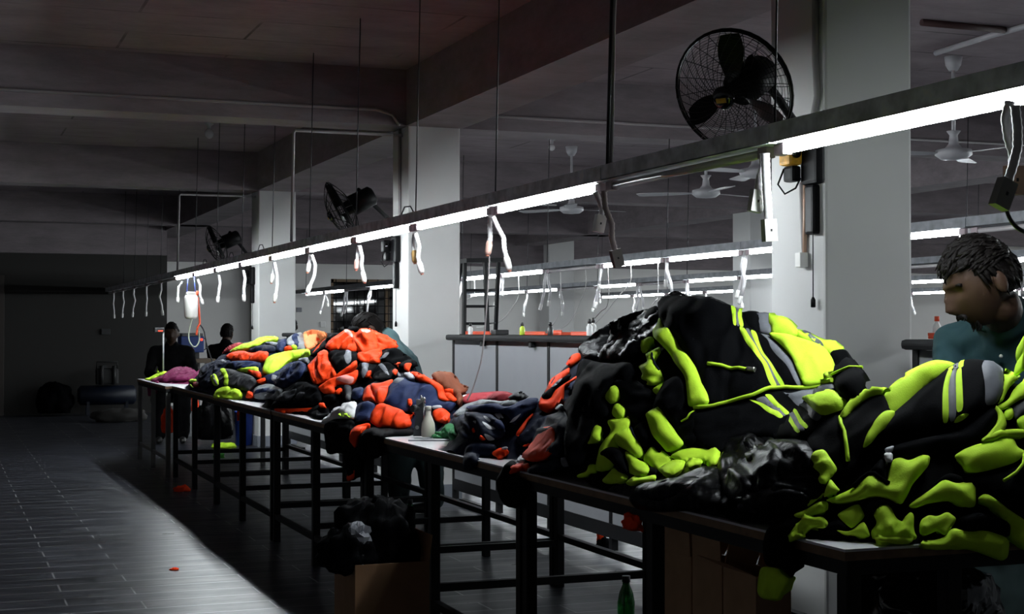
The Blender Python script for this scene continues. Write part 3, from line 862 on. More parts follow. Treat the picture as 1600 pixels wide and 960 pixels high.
garment('softshell_jacket', 'black jacket with lime cuff and elbow showing low on the tallest heap', 'jacket', [
    ('body', 'B', '955,600 985,588 1010,605 1030,620 1030,645 1012,655 992,668 975,640 968,615', dict(amp=.012)),
    ('cuff', 'L', '945,622 961,601 975,612 971,624 966,630 955,634', dict(puff=0.018)),
    ('sleeve', 'L', '958,651 961,635 969,632 978,638 982,645 979,656 968,659', dict(puff=0.01575)),
    ('piping', 'L', '962,600 968,606 975,612', dict(strip=.004, on=1))], off=.006)
garment('softshell_jacket', 'jacket with long lime sleeve hanging down to the table edge', 'jacket', [
    ('sleeve', 'L', '950,660 961,656 981,656 984,651 988,661 984,672 969,685 967,700 975,712 968,724 956,736 945,740 935,738 933,729 937,713 939,703 946,691 958,676', dict(puff=0.02025, width=.030, amp=.014, lam=.09, ang=1.1)),
    ('sleeve', 'L', '963,684 979,674 990,672 997,685 1003,694 1009,713 1000,721 985,708 971,702 964,692', dict(puff=0.018, off=.014)),
    ('sleeve', 'B', '992,672 1012,660 1019,676 1022,690 1008,705 999,690', dict(off=.012)),
    ('sleeve', 'B', '945,712 958,704 978,707 985,735 988,748 972,738 960,724 946,717', dict(off=.022, puff=0.0135)),
    ('piping', 'D', '991,673 996,684 1003,694', dict(strip=.0035, on=1))], off=.008)
garment('softshell_jacket', 'jacket with a lime cuff lying low and left, its end over the table edge', 'jacket', [
    ('cuff', 'L', '903,744 919,738 922,727 934,727 935,738 927,740 916,748 905,748', dict(puff=0.01125, width=.018)),
    ('sleeve', 'L', '925,668 930,664 943,669 941,678 941,690 933,695 919,697 926,687 927,676', dict(puff=0.01125))], off=.006)
garment('softshell_jacket', 'jacket with short lime sleeve ends flat on the table under the tallest heap', 'jacket', [
    ('sleeve', 'L', '942,753 951,744 963,731 977,741 986,749 961,759 948,758', dict(puff=0.01575, amp=.014)),
    ('sleeve', 'L', '979,707 991,712 1002,723 1015,728 1018,744 1000,749 987,747 985,730', dict(puff=0.01575, off=.012)),
    ('sleeve', 'L', '992,748 1002,751 1026,746 1029,752 1021,755 998,757 992,762 981,758', dict(puff=0.009, off=.012)),
    ('piping', 'D', '963,731 970,738 977,741', dict(strip=.0035, on=0))], off=.007)
garment('softshell_jacket', 'jacket with creased lime back panel at the foot of the tallest heap', 'jacket', [
    ('sleeve', 'L', '1005,720 1020,697 1033,712 1036,705 1056,722 1043,732 1031,740 1018,732', dict(puff=0.01575, amp=.014)),
    ('hem', 'L', '1028,741 1042,731 1057,723 1074,727 1070,738 1052,750 1039,748', dict(puff=0.0135, off=.014, amp=.014)),
    ('body', 'B', '1018,731 1031,740 1026,747 1015,744 1014,735', dict(off=.008))], off=.008)
garment('softshell_jacket', 'jacket with rumpled lime hem spreading to the shiny black clothes', 'jacket', [
    ('hem', 'L', '1049,717 1063,707 1081,702 1096,704 1120,700 1129,703 1125,723 1120,732 1112,731 1108,723 1102,725 1080,723 1072,727 1056,722', dict(puff=0.0135, amp=.016, lam=.06)),
    ('sleeve', 'L', '1072,734 1080,723 1096,723 1100,730 1085,734 1075,737', dict(puff=0.01125, off=.016))], off=.01)
garment('softshell_jacket', 'black jacket opened at its lime placket, below the large zipped front', 'jacket', [
    ('body', 'B', '1036,604 1060,590 1078,600 1083,640 1100,650 1098,690 1075,705 1060,680 1040,646 1020,650', dict(amp=.014)),
    ('placket', 'L', '1013,651 1031,640 1049,619 1069,601 1073,600 1056,624 1038,645 1050,666 1064,685 1074,698 1064,707 1047,713 1039,703 1023,684 1019,672 1016,659', dict(puff=0.0135, width=.018, off=.016, amp=.012, lam=.07, ang=1.0)),
    ('cuff', 'L', '1023,612 1036,604 1049,598 1053,601 1044,612 1042,621 1036,624 1025,617', dict(puff=0.01575, off=.014)),
    ('piping', 'L', '1090,646 1080,660 1070,664', dict(strip=.003, on=0))], off=.012)
# lower striped jacket, then the large zipped front over it
garment('softshell_jacket', 'striped black jacket lying under the lime hem of the large zipped one', 'jacket', [
    ('body', 'B', '1084,652 1112,644 1168,628 1218,614 1258,612 1309,602 1313,618 1326,632 1318,650 1296,664 1280,680 1262,690 1225,692 1190,687 1150,692 1124,716 1100,704 1082,690', dict(amp=.014, lam=.12, ang=.4, puff=0.009)),
    ('reflective_tape', 'L', '1170,629 1183,633 1201,644 1218,652 1225,660 1219,664 1200,652 1185,638', dict(on=0)),
    ('reflective_tape', 'T', '1182,630 1195,627 1205,639 1221,647 1230,657 1225,660 1218,652 1201,644 1187,635', dict(on=0)),
    ('reflective_tape', 'L', '1195,624 1205,626 1216,638 1234,650 1234,655 1229,657 1218,647 1203,637', dict(on=0)),
    ('reflective_tape', 'L', '1233,659 1241,656 1248,670 1260,683 1253,686 1243,673', dict(on=0)),
    ('reflective_tape', 'T', '1241,656 1247,653 1256,668 1267,680 1260,684 1248,670', dict(on=0)),
    ('reflective_tape', 'L', '1247,652 1253,650 1260,662 1272,675 1267,680 1256,668', dict(on=0)),
    ('grey_panel', 'T', '1224,621 1234,624 1258,616 1308,604 1311,616 1283,624 1264,636 1260,642 1248,642 1237,631', dict(on=0, lift=.003)),
    ('grey_panel', 'T', '1258,644 1273,641 1283,652 1292,658 1284,667 1276,663 1270,650', dict(on=0, lift=.003)),
    ('shoulder', 'L', '1263,635 1286,625 1310,617 1323,626 1329,636 1318,649 1292,659 1282,652 1273,641', dict(on=0, lift=.012))], off=.012)
garment('softshell_jacket', 'black and lime jacket behind the large zipped one on the tallest heap', 'jacket', [
    ('body', 'B', '1155,492 1182,491 1190,500 1190,528 1166,526 1157,505', dict(amp=.008)),
    ('grey_panel', 'T', '1181,493 1202,493 1203,510 1208,517 1207,529 1188,528 1182,506', dict(off=.014, puff=0.009, amp=.008)),
    ('shoulder', 'L', '1201,493 1214,500 1230,503 1244,515 1248,533 1217,532 1206,529 1207,517 1201,508', dict(off=.016, puff=0.0135, amp=.012)),
    ('sleeve', 'L', '1243,515 1282,534 1304,537 1317,549 1310,558 1292,555 1276,546 1247,533', dict(off=.012, puff=0.0135, amp=.01)),
    ('reflective_tape', 'T', '1250,520 1258,522 1287,544 1287,550 1276,545', dict(on=3)),
    ('sleeve', 'B', '1294,556 1315,552 1326,568 1340,583 1350,594 1353,615 1350,640 1330,636 1312,618 1306,590', dict(amp=.01, puff=0.0135)),
    ('piping', 'L', '1308,594 1324,592 1339,587', dict(strip=.004, on=5))], off=.012)
garment('softshell_jacket', 'large black jacket front with lime zip pocket and striped shoulder, spread over the tallest heap', 'jacket', [
    ('body', 'B', '1032,480 1040,470 1058,470 1085,471 1112,473 1137,485 1160,494 1178,522 1200,530 1225,546 1240,575 1256,611 1218,616 1180,628 1145,636 1110,643 1096,606 1078,565 1052,532 1038,510', dict(amp=.013, lam=.13, ang=1.2, puff=0.0195, width=.030)),
    ('reflective_tape', 'L', '1136,488 1144,488 1156,522 1146,522', dict(on=0)),
    ('reflective_tape', 'T', '1144,488 1151,489 1161,522 1155,522', dict(on=0)),
    ('reflective_tape', 'L', '1151,489 1158,491 1168,522 1160,522', dict(on=0)),
    ('reflective_tape', 'L', '1158,521 1170,524 1190,559 1206,590 1218,614 1207,615 1190,580 1173,552', dict(on=0)),
    ('reflective_tape', 'T', '1169,524 1177,525 1190,557 1208,585 1223,613 1217,614 1206,590 1190,560', dict(on=0)),
    ('reflective_tape', 'L', '1177,525 1186,527 1195,556 1213,583 1230,612 1222,613 1208,585 1190,557', dict(on=0)),
    ('grey_panel', 'T', '1190,529 1205,530 1224,544 1237,564 1245,587 1256,610 1245,611 1234,583 1213,557 1206,540', dict(on=0, lift=.004)),
    ('front_panel', 'L', '1202,529 1234,531 1274,544 1292,554 1302,574 1309,603 1283,610 1258,615 1253,609 1245,587 1237,564 1224,544', dict(off=.034, puff=0.009, amp=.012, lam=.1, ang=1.3)),
    ('collar', 'L', '1038,503 1033,516 1026,523 1027,533 1036,542 1051,560 1064,578 1075,597 1078,617 1081,641 1090,644 1113,640 1108,620 1097,595 1090,581 1080,560 1062,536 1050,518 1043,519 1040,508', dict(off=.026, puff=0.0135, width=.018, amp=.014, lam=.08, ang=1.2)),
    ('hem', 'L', '1090,643 1112,642 1145,635 1180,627 1205,617 1230,613 1258,614 1283,610 1309,604', dict(strip=.0065, on=0)),
    ('zip', 'L', '1112,583 1125,584 1140,586 1160,590 1176,593', dict(strip=.006, on=0)),
    ('zip_pull', SILVER, '1172,592 1178,594 1182,595', dict(strip=.008, on=0))], off=.02)
# low shiny black clothes before the tall heap
garment('nylon_trousers', 'shiny black trousers crumpled over the table edge, nearest the tallest heap', 'trousers', [
    ('leg', 'Y', '984,776 1004,756 1055,752 1095,733 1130,735 1152,760 1142,795 1085,798 1030,801 994,795', dict(amp=.02, lam=.07, ang=.25)),
    ('leg', 'Y', '1000,765 1045,757 1095,752 1120,765 1085,778 1030,784', dict(off=.02, amp=.014, lam=.05))], off=.006)
garment('nylon_trousers', 'shiny black garment bunched into a knot between the two lime heaps', 'trousers', [
    ('body', 'Y', '1118,738 1140,692 1165,677 1200,684 1232,702 1242,742 1222,777 1182,792 1140,784 1126,764', dict(amp=.026, lam=.06, ang=1.0, puff=0.018)),
    ('leg', 'Y', '1150,705 1168,690 1192,693 1205,715 1190,735 1160,728', dict(off=.03, amp=.02, lam=.045, ang=2.2, puff=0.0135))], off=.01)
garment('nylon_trousers', 'shiny black garment with long flat folds beside the flower-shaped lime cuff', 'trousers', [
    ('body', 'Y', '1195,692 1262,688 1282,718 1292,765 1277,793 1240,806 1190,804 1150,797 1178,762 1212,742', dict(amp=.018, lam=.06, ang=.15)),
    ('leg', 'Y', '1150,782 1200,765 1255,770 1275,785 1240,800 1190,802', dict(off=.02, amp=.014, lam=.05, ang=.1))], off=.008)

# ------------------------------------------------------------------ heap at the near table end
garment('softshell_jacket', 'black jacket with thin lime front edge at the near end of the tables', 'jacket', [
    ('body', 'B', '1262,692 1276,667 1298,654 1320,648 1345,632 1366,624 1384,622 1398,650 1374,690 1352,716 1334,742 1312,752 1290,728 1272,716', dict(amp=.012, lam=.12)),
    ('collar', 'L', '1318,662 1326,644 1340,626 1356,617 1376,614 1388,617 1382,622 1364,625 1350,636 1335,648 1322,664', dict(off=.024, puff=0.012, width=.02)),
    ('edge', 'L', '1318,660 1319,672 1323,683 1326,705 1328,728', dict(strip=.005, on=0)),
    ('cuff', 'L', '1273,725 1280,715 1294,712 1303,728 1313,742 1301,756 1294,766 1286,765 1283,757 1287,749 1276,740 1279,735', dict(off=.03, puff=0.0135, amp=.02, lam=.05))], off=.012)
garment('softshell_jacket', 'striped black jacket with lime shoulder topping the heap at the near end', 'jacket', [
    ('shoulder', 'L', '1387,616 1408,595 1437,578 1460,569 1480,571 1497,578 1478,588 1454,602 1431,622 1412,642 1397,654 1381,650 1382,624', dict(amp=.012, lam=.11, ang=.7, puff=0.0135)),
    ('body', 'B', '1474,586 1490,578 1506,574 1525,573 1545,576 1563,588 1566,615 1552,642 1520,660 1478,672 1420,684 1372,692 1384,664 1406,642 1434,617 1456,601', dict(off=.02, amp=.01, lam=.13, ang=1.0)),
    ('reflective_tape', 'L', '1474,590 1484,590 1481,620 1481,668 1471,670 1472,628', dict(on=1)),
    ('reflective_tape', 'T', '1484,590 1494,590 1493,621 1492,665 1481,668 1481,620', dict(on=1)),
    ('reflective_tape', 'L', '1494,590 1505,590 1503,618 1503,652 1492,655 1493,621', dict(on=1)),
    ('reflective_tape', 'L', '1477,587 1486,582 1486,590 1476,590', dict(on=1)),
    ('reflective_tape', 'T', '1486,582 1496,578 1496,590 1486,590', dict(on=1)),
    ('reflective_tape', 'L', '1496,578 1507,574 1507,590 1496,590', dict(on=1)),
    ('grey_panel', 'T', '1533,576 1548,577 1562,587 1563,615 1551,640 1533,645 1534,615', dict(on=1)),
    ('shoulder', 'L', '1561,584 1579,594 1590,600 1576,608 1568,620 1563,632 1552,641 1562,614', dict(off=.022, puff=0.009)),
    ('pocket_patch', 'L', '1488,668 1494,660 1505,656 1513,657 1504,664 1493,668', dict(on=1, lift=.012))], off=.012)
garment('softshell_jacket', 'jacket with lime flap standing up behind the striped near jacket', 'jacket', [
    ('sleeve', 'L', '1350,712 1358,685 1372,664 1384,652 1398,653 1390,672 1372,690 1362,703', dict(puff=0.0135)),
    ('hem', 'L', '1589,598 1592,560 1596,526 1606,520 1606,584', dict(puff=0.009, width=.02))], off=.03)
garment('softshell_jacket', 'black sleeved jacket with wide lime cuff, right of the striped near jacket', 'jacket', [
    ('sleeve', 'B', '1546,637 1559,654 1547,676 1526,697 1502,708 1474,708 1440,716 1400,722 1372,716 1395,700 1440,690 1490,680 1515,666 1532,646', dict(amp=.01, lam=.12, ang=.5, puff=0.01575)),
    ('cuff', 'L', '1547,640 1560,654 1566,675 1554,692 1527,701 1541,686 1556,664', dict(off=.034, puff=0.01125)),
    ('sleeve', 'L', '1550,642 1571,631 1579,615 1593,603 1608,598 1608,622 1584,634 1568,645 1556,648', dict(off=.02, puff=0.01575, amp=.012)),
    ('sleeve', 'L', '1564,648 1577,640 1581,654 1574,663 1563,662', dict(off=.018, puff=0.009)),
    ('sleeve', 'C', '1577,641 1606,622 1606,650 1585,663 1580,654', dict(off=.016, puff=0.009)),
    ('sleeve', 'L', '1586,655 1606,644 1608,692 1584,668', dict(off=.014, puff=0.009))], off=.014)
garment('softshell_jacket', 'jacket with a broad smooth lime back at the picture edge of the near heap', 'jacket', [
    ('back_panel', 'L', '1487,720 1504,709 1526,700 1550,695 1566,689 1579,692 1584,705 1597,711 1587,726 1559,736 1528,745 1505,745 1499,731', dict(puff=0.018, width=.030, amp=.012, lam=.12, ang=.4)),
    ('hem', 'L', '1527,697 1542,684 1557,679 1608,678 1608,688 1556,690 1550,696', dict(off=.026, puff=0.009)),
    ('edge', 'L', '1588,722 1586,735 1574,748 1556,760', dict(strip=.004, off=.05)),
    ('body', 'B', '1500,745 1560,738 1608,715 1608,800 1570,790 1530,770 1505,765', dict(off=.006, amp=.012))], off=.022)
garment('softshell_jacket', 'jacket with twisted lime sleeve and white care label in the near heap', 'jacket', [
    ('sleeve', 'L', '1290,788 1312,779 1335,768 1345,757 1358,749 1366,747 1376,755 1388,763 1391,735 1394,724 1405,721 1418,727 1438,718 1452,719 1449,735 1435,751 1424,763 1417,779 1408,794 1395,788 1373,781 1341,787 1310,792', dict(puff=0.01575, amp=.02, lam=.08, ang=.5)),
    ('sleeve', 'L', '1297,765 1301,756 1310,768 1318,776 1300,783 1290,787', dict(off=.03, puff=0.01125)),
    ('care_label', 'H', '1380,724 1392,724 1392,739 1383,739', dict(off=.055, puff=0.0045, width=.01, amp=.002)),
    ('care_label', 'W', '1381,716 1394,711 1391,723 1383,723', dict(off=.05, puff=0.003, width=.01, amp=.002)),
    ('piping', 'B', '1336,768 1346,757 1359,748 1367,747 1377,755 1388,763', dict(strip=.006, on=0)),
    ('body', 'B', '1335,766 1350,750 1380,716 1384,735 1386,760 1374,752 1364,745', dict(off=.01))], off=.02)
garment('softshell_jacket', 'jacket with lime cuffs and hem lying on the table corner', 'jacket', [
    ('sleeve', 'L', '1258,784 1279,776 1292,773 1282,783 1263,798 1258,791', dict(puff=0.01125)),
    ('sleeve', 'L', '1243,809 1262,801 1282,788 1297,789 1296,804 1272,811 1250,815', dict(puff=0.0135, off=.016)),
    ('cuff', 'L', '1236,836 1240,827 1255,820 1260,807 1275,814 1288,812 1297,822 1293,832 1275,828 1260,840 1241,852', dict(puff=0.01575, off=.02, amp=.018)),
    ('sleeve', 'B', '1276,829 1296,820 1312,812 1330,832 1308,838 1290,842', dict(off=.01))], off=.012)
garment('softshell_jacket', 'jacket with two pointed lime sleeve ends behind the table corner', 'jacket', [
    ('sleeve', 'L', '1309,807 1342,789 1350,802 1353,811 1333,831 1325,825 1313,813', dict(puff=0.0135)),
    ('sleeve', 'L', '1307,835 1330,838 1350,819 1356,828 1361,848 1340,846 1316,841', dict(puff=0.0135, off=.02, amp=.016)),
    ('body', 'B', '1342,790 1365,780 1380,792 1366,806 1362,832 1352,815', dict(off=.01))], off=.014)
garment('softshell_jacket', 'jacket with deeply folded lime hem along the near table end', 'jacket', [
    ('sleeve', 'L', '1364,808 1374,793 1390,792 1400,815 1412,820 1420,804 1427,807 1428,835 1433,846 1420,855 1392,856 1365,853 1360,836 1372,822', dict(puff=0.01575, amp=.022, lam=.06, ang=1.3)),
    ('sleeve', 'L', '1435,843 1437,817 1447,810 1463,812 1478,803 1491,812 1488,823 1473,843 1463,833 1446,843', dict(puff=0.01575, off=.022, amp=.02, lam=.06)),
    ('piping', 'B', '1360,808 1373,791 1388,789 1396,797', dict(strip=.006, on=0))], off=.016)
garment('softshell_jacket', 'jacket with a square lime hem corner hanging past the near table end', 'jacket', [
    ('hem', 'L', '1430,853 1470,846 1485,828 1503,832 1530,826 1571,840 1568,870 1557,876 1525,863 1500,856 1470,861 1438,861', dict(puff=0.0135, amp=.012, lam=.1)),
    ('body', 'B', '1490,812 1530,800 1575,815 1574,842 1530,828 1504,834', dict(off=.01))], off=.02)
garment('softshell_jacket', 'jacket with shaded lime sleeves between the broad back and the table end', 'jacket', [
    ('sleeve', 'L', '1417,793 1455,767 1473,752 1495,760 1518,752 1523,762 1523,793 1510,796 1487,786 1450,788 1425,798', dict(puff=0.0135, amp=.02, lam=.08, ang=.3)),
    ('hem', 'L', '1522,783 1538,772 1563,790 1606,818 1606,862 1585,856 1575,846 1572,822 1550,792', dict(puff=0.0135, off=.014, amp=.016)),
    ('body', 'B', '1455,760 1480,740 1505,748 1530,765 1520,756 1496,762 1474,754', dict(off=.006))], off=.01)
garment('softshell_jacket', 'sleeve of a black jacket hanging down over the table front before the cartons', 'jacket', [
    ('sleeve', 'B', '1197,850 1203,828 1214,815 1228,809 1258,809 1242,850 1247,872 1246,906 1226,888 1200,884', dict(puff=0.0135, amp=.008)),
    ('cuff', 'L', '1196,884 1222,887 1228,897 1241,905 1233,926 1225,940 1196,935 1188,926 1190,905', dict(puff=0.01125, off=.014, amp=.012, lam=.06, ang=1.4))], off=.012)

# ------------------------------------------------------------------ orange striped clothes beside the tallest heap
garment('work_jacket', 'orange and black jacket with grey tape slumped against the tallest heap', 'jacket', [
    ('sleeve', 'O', '884,571 895,556 906,553 909,562 899,570 890,574', dict()),
    ('body', 'O', '851,617 859,600 865,591 882,581 891,575 890,585 880,593 865,606 855,616', dict()),
    ('body', 'B', '847,623 862,609 880,594 893,586 892,594 868,612 859,628 850,628', dict(off=.012)),
    ('reflective_tape', 'T', '862,609 876,596 881,598 866,611', dict(on=2)),
    ('body', 'O', '842,638 845,626 850,620 856,626 861,625 866,614 880,604 904,589 908,591 893,601 882,606 882,630 868,643 858,650 847,645', dict(off=.012, amp=.018)),
    ('collar', 'N', '892,600 909,592 912,602 900,612 886,612', dict(off=.01)),
    ('reflective_tape', 'T', '872,643 882,635 888,639 878,646', dict(off=.02, puff=0.0045))], off=.006)
garment('work_trousers', 'navy trousers with bright orange knee panel slumped to the table', 'trousers', [
    ('leg', 'D', '806,690 822,662 838,644 860,652 885,640 892,670 880,715 860,722 835,700 818,702', dict(amp=.018)),
    ('panel', 'O', '814,716 836,699 846,679 853,672 879,669 875,678 874,691 872,710 858,722 843,727 830,725', dict(off=.02, amp=.016, lam=.1, ang=1.4)),
    ('panel', 'O', '817,701 826,696 840,684 846,680 836,694 823,702', dict(off=.016)),
    ('edge', 'O', '806,682 824,657 833,649 835,651 826,661 812,686', dict(off=.012, puff=0.01125, width=.02)),
    ('reflective_tape', 'W', '810,725 815,717 830,724 825,731 811,731', dict(off=.024, puff=0.0075))], off=.006)
garment('work_trousers', 'dark trousers with orange waistband draped over the front edge beside white board', 'trousers', [
    ('leg', 'D', '825,738 840,727 861,721 877,716 880,732 858,740 832,743', dict()),
    ('reflective_tape', 'T', '879,716 898,717 895,730 881,732', dict(puff=0.0075)),
    ('waistband', 'O', '800,735 816,730 836,728 826,735 810,741 802,743', dict(off=.02, puff=0.01125)),
    ('leg', 'B', '779,752 790,731 800,724 811,731 803,743 822,746 822,775 816,795 792,792 783,770', dict(off=.012))], off=.01)
garment('work_jacket', 'navy jacket sleeve lapping over the table edge beside the spray gun table', 'jacket', [
    ('sleeve', 'D', '727,703 740,691 780,697 773,712 748,715 745,728 739,736 725,735', dict()),
    ('cuff', 'O', '769,711 782,703 792,702 798,710 790,718 775,720', dict(off=.014, amp=.016, lam=.06)),
    ('reflective_tape', 'W', '786,706 795,703 798,706 790,709', dict(off=.028, puff=0.0045))], off=.008)

# ------------------------------------------------------------------ navy heap before the panelled bench
garment('folded_cloth', 'dull red folded cloth with a small white emblem behind the navy heap', 'cloth', [
    ('panel', 'R', '721,628 724,617 757,614 790,612 806,619 797,627 788,629 757,626 728,631', dict(puff=0.0135, amp=.006)),
    ('emblem', 'H', '722,619 731,620 724,623', dict(on=0))], off=.004, far=True)
garment('shawl', 'brown shawl bunched up behind the orange and navy jackets', 'shawl', [
    ('panel', 'V', '674,591 684,586 700,588 712,596 717,605 730,609 731,616 720,618 721,624 726,631 716,640 712,622 693,612 678,600', dict(amp=.028, lam=.09, ang=2.4))], off=.02, far=True)
garment('lining_cloth', 'grey quilted cloth spread under the blue sheet on the navy heap', 'cloth', [
    ('panel', 'G', '707,651 725,635 740,630 757,626 783,630 808,627 821,629 797,642 777,637 757,638 732,641 714,654', dict(amp=.012)),
    ('rolled_edge', 'C', '795,630 802,621 811,617 826,626 819,631 808,627', dict(off=.02, puff=0.0135))], off=.008, far=True)
garment('work_trousers', 'dark navy trousers with pale tape slivers heaped next to the green rag', 'trousers', [
    ('leg', 'D', '705,662 718,654 732,647 751,647 770,650 783,660 794,678 778,691 740,691 725,688 714,673', dict(amp=.024, lam=.08, ang=2.4, sharp=True)),
    ('reflective_tape', 'W', '774,649 779,647 784,655 781,658', dict(on=0)), ('reflective_tape', 'W', '779,647 783,647 789,656 785,656', dict(on=0)),
    ('reflective_tape', 'W', '760,657 765,657 772,663 768,665', dict(on=0)), ('reflective_tape', 'W', '760,667 765,667 780,674 767,677', dict(on=0)),
    ('reflective_tape', 'W', '744,666 753,668 750,671', dict(on=0)), ('reflective_tape', 'W', '761,684 768,685 777,690 764,692', dict(on=0)),
    ('tab', 'O', '741,676 745,674 747,680 743,682', dict(on=0, lift=.02)), ('tab', 'O', '751,689 756,686 763,691 757,693', dict(on=0, lift=.02)),
    ('fold', 'N', '732,655 750,650 765,657 758,664 742,662', dict(off=.02)), ('fold', 'N', '772,664 786,660 794,676 782,676', dict(off=.02))], off=.008, far=True)
garment('work_jacket', 'navy blue jacket laid flat like a sheet over the navy heap', 'jacket', [
    ('back_panel', 'N', '730,640 757,636 778,635 796,642 818,629 844,626 842,636 831,650 803,668 796,653 776,648 751,648 733,644', dict(amp=.016)),
    ('reflective_tape', 'W', '797,666 808,659 819,652 807,664', dict(on=0))], off=.016, far=True)

# ------------------------------------------------------------------ orange and navy clothes behind the white bottle
garment('work_jacket', 'navy jacket with orange shoulders and grey tape in front of the brown shawl', 'jacket', [
    ('body', 'N', '608,606 622,594 636,592 642,599 672,600 686,612 688,627 715,632 706,646 692,642 672,640 650,642 630,646 614,641 599,633 607,620', dict(amp=.018, lam=.12, ang=.7)),
    ('shoulder', 'O', '580,603 598,602 617,595 611,606 608,616 602,631 592,635 586,620', dict(off=.014)),
    ('sleeve', 'O', '567,630 569,614 577,604 582,604 588,621 592,634 580,627', dict(off=.008)),
    ('reflective_tape', 'T', '613,602 621,594 637,597 625,608', dict(on=0)),
    ('reflective_tape', 'W', '632,589 645,588 653,597 640,600', dict(off=.024, puff=0.01125)),
    ('collar', 'O', '641,588 655,589 673,597 691,607 696,622 710,631 698,632 686,630 684,613 670,603 652,597', dict(off=.024, puff=0.009)),
    ('fold', 'O', '692,611 713,612 713,622 704,620 695,619', dict(off=.02)), ('fold', 'O', '695,619 705,620 716,632 710,635 697,627', dict(off=.026))], off=.008, far=True)
garment('work_jacket', 'bright orange jacket hood bundled at the table front left of the spray gun', 'jacket', [
    ('hood', 'O', '580,663 581,650 592,636 602,633 615,639 631,644 635,650 648,650 642,656 646,667 628,675 610,671 591,671', dict(amp=.022, lam=.1, ang=1.2, puff=0.02025)),
    ('tab', 'O', '639,631 646,630 647,639 640,640', dict(off=.03, puff=0.0075)), ('tab', 'O', '643,640 647,639 648,653 645,650', dict(off=.03, puff=0.0075)),
    ('sleeve', 'O', '675,645 693,640 707,651 700,663 680,663', dict(off=.012)), ('reflective_tape', 'W', '675,640 690,638 693,642 677,645', dict(off=.02, puff=0.0075)),
    ('tail', 'O', '549,684 555,670 579,664 582,670 568,675 562,686 561,702 553,693', dict(off=.016, puff=0.01125))], off=.014, far=True)
garment('work_trousers', 'black trousers laid over the front edge under the bright orange hood', 'trousers', [
    ('leg', 'B', '570,673 591,669 628,674 646,668 650,682 601,683 598,692 600,716 563,721 560,702 564,684', dict(puff=0.009)),
    ('leg', 'B', '508,664 524,656 548,657 557,662 549,676 550,690 562,700 567,722 561,750 548,752 543,730 540,706 514,712 510,690', dict(puff=0.009)),
    ('cuff', 'O', '546,746 552,734 560,733 560,748 550,753', dict(off=.02, puff=0.0075))], off=.008, far=True)
garment('cotton_shirt', 'white shirt crumpled on the front edge of the table', 'shirt', [
    ('body', 'H', '505,663 507,659 525,645 536,641 538,634 561,630 558,645 554,657 538,657 526,657 513,664', dict(amp=.026, lam=.09)),
    ('sleeve', 'W', '515,652 525,637 536,636 537,642 525,647', dict(off=.004)),
    ('tab', 'L', '537,655 541,654 541,658 537,658', dict(off=.045, puff=0.0045)), ('tab', 'L', '547,655 552,654 552,658 547,658', dict(off=.045, puff=0.0045))], off=.014, far=True)
garment('work_jacket', 'small navy garment between the white shirt and the orange hood', 'jacket', [
    ('body', 'N', '555,656 559,634 576,629 590,635 582,646 580,661 560,661', dict(amp=.02))], off=.01, far=True)

# ------------------------------------------------------------------ the big orange heap
garment('work_jacket', 'black carrier bag shaped jacket lying dark left of the big orange heap', 'jacket', [
    ('body', 'B', '427,633 436,622 445,610 461,600 476,597 500,604 505,618 507,632 490,636 458,640 427,640', dict(amp=.016)),
    ('sleeve', 'C', '432,628 448,614 470,610 490,620 470,630 445,634', dict(off=.02))], off=.008, far=True)
garment('safety_vest', 'flat orange vest edge lying under the black jacket on the table edge', 'vest', [
    ('panel', 'O', '429,639 445,639 473,639 496,638 490,645 473,642 445,647 430,643', dict(puff=0.009, width=.018, amp=.006))], off=.006, far=True)
garment('work_jacket', 'orange jacket with black panel and grey tape on the left of the big orange heap', 'jacket', [
    ('sleeve', 'O', '481,577 492,562 507,548 514,551 514,563 523,576 528,588 523,593 508,597 494,604 488,596 485,585', dict(amp=.03, lam=.12, ang=1.9)),
    ('panel', 'B', '512,557 520,550 543,549 560,552 561,568 550,581 530,588 522,575', dict(off=.012)),
    ('reflective_tape', 'T', '542,549 550,549 553,569 545,576 541,564', dict(on=1)),
    ('strap', 'O', '526,591 540,580 560,567 561,573 546,584 529,594', dict(off=.024, puff=0.01125, width=.02)),
    ('hem', 'O', '499,607 516,596 529,591 548,588 561,579 561,592 552,603 525,605 525,617 510,620 501,611', dict(off=.016, amp=.02)),
    ('reflective_tape', 'K', '529,595 545,590 557,594 551,603 532,601', dict(on=4))], off=.008, far=True)
garment('work_jacket', 'orange jacket crowning the big orange heap with pinkish tape', 'jacket', [
    ('body', 'O', '509,547 513,540 525,529 540,518 553,518 563,534 558,553 540,550 520,549', dict(amp=.026, lam=.1, ang=.9)),
    ('body', 'O', '549,520 558,522 565,516 583,518 591,524 599,540 591,553 575,557 559,553 555,536', dict(off=.012, amp=.026, lam=.1, ang=2.5)),
    ('reflective_tape', 'K', '540,520 547,518 554,527 558,534 548,530', dict(on=0, lift=.006)), ('reflective_tape', 'K', '568,522 580,523 583,528 571,530', dict(on=1, lift=.006))], off=.012, far=True)
garment('work_jacket', 'orange jacket on the right shoulder of the big orange heap', 'jacket', [
    ('body', 'O', '584,522 605,528 620,542 621,549 602,550 599,558 593,564 593,572 560,568 559,554 578,552 590,545', dict(amp=.026, lam=.09, ang=2.6))], off=.016, far=True)
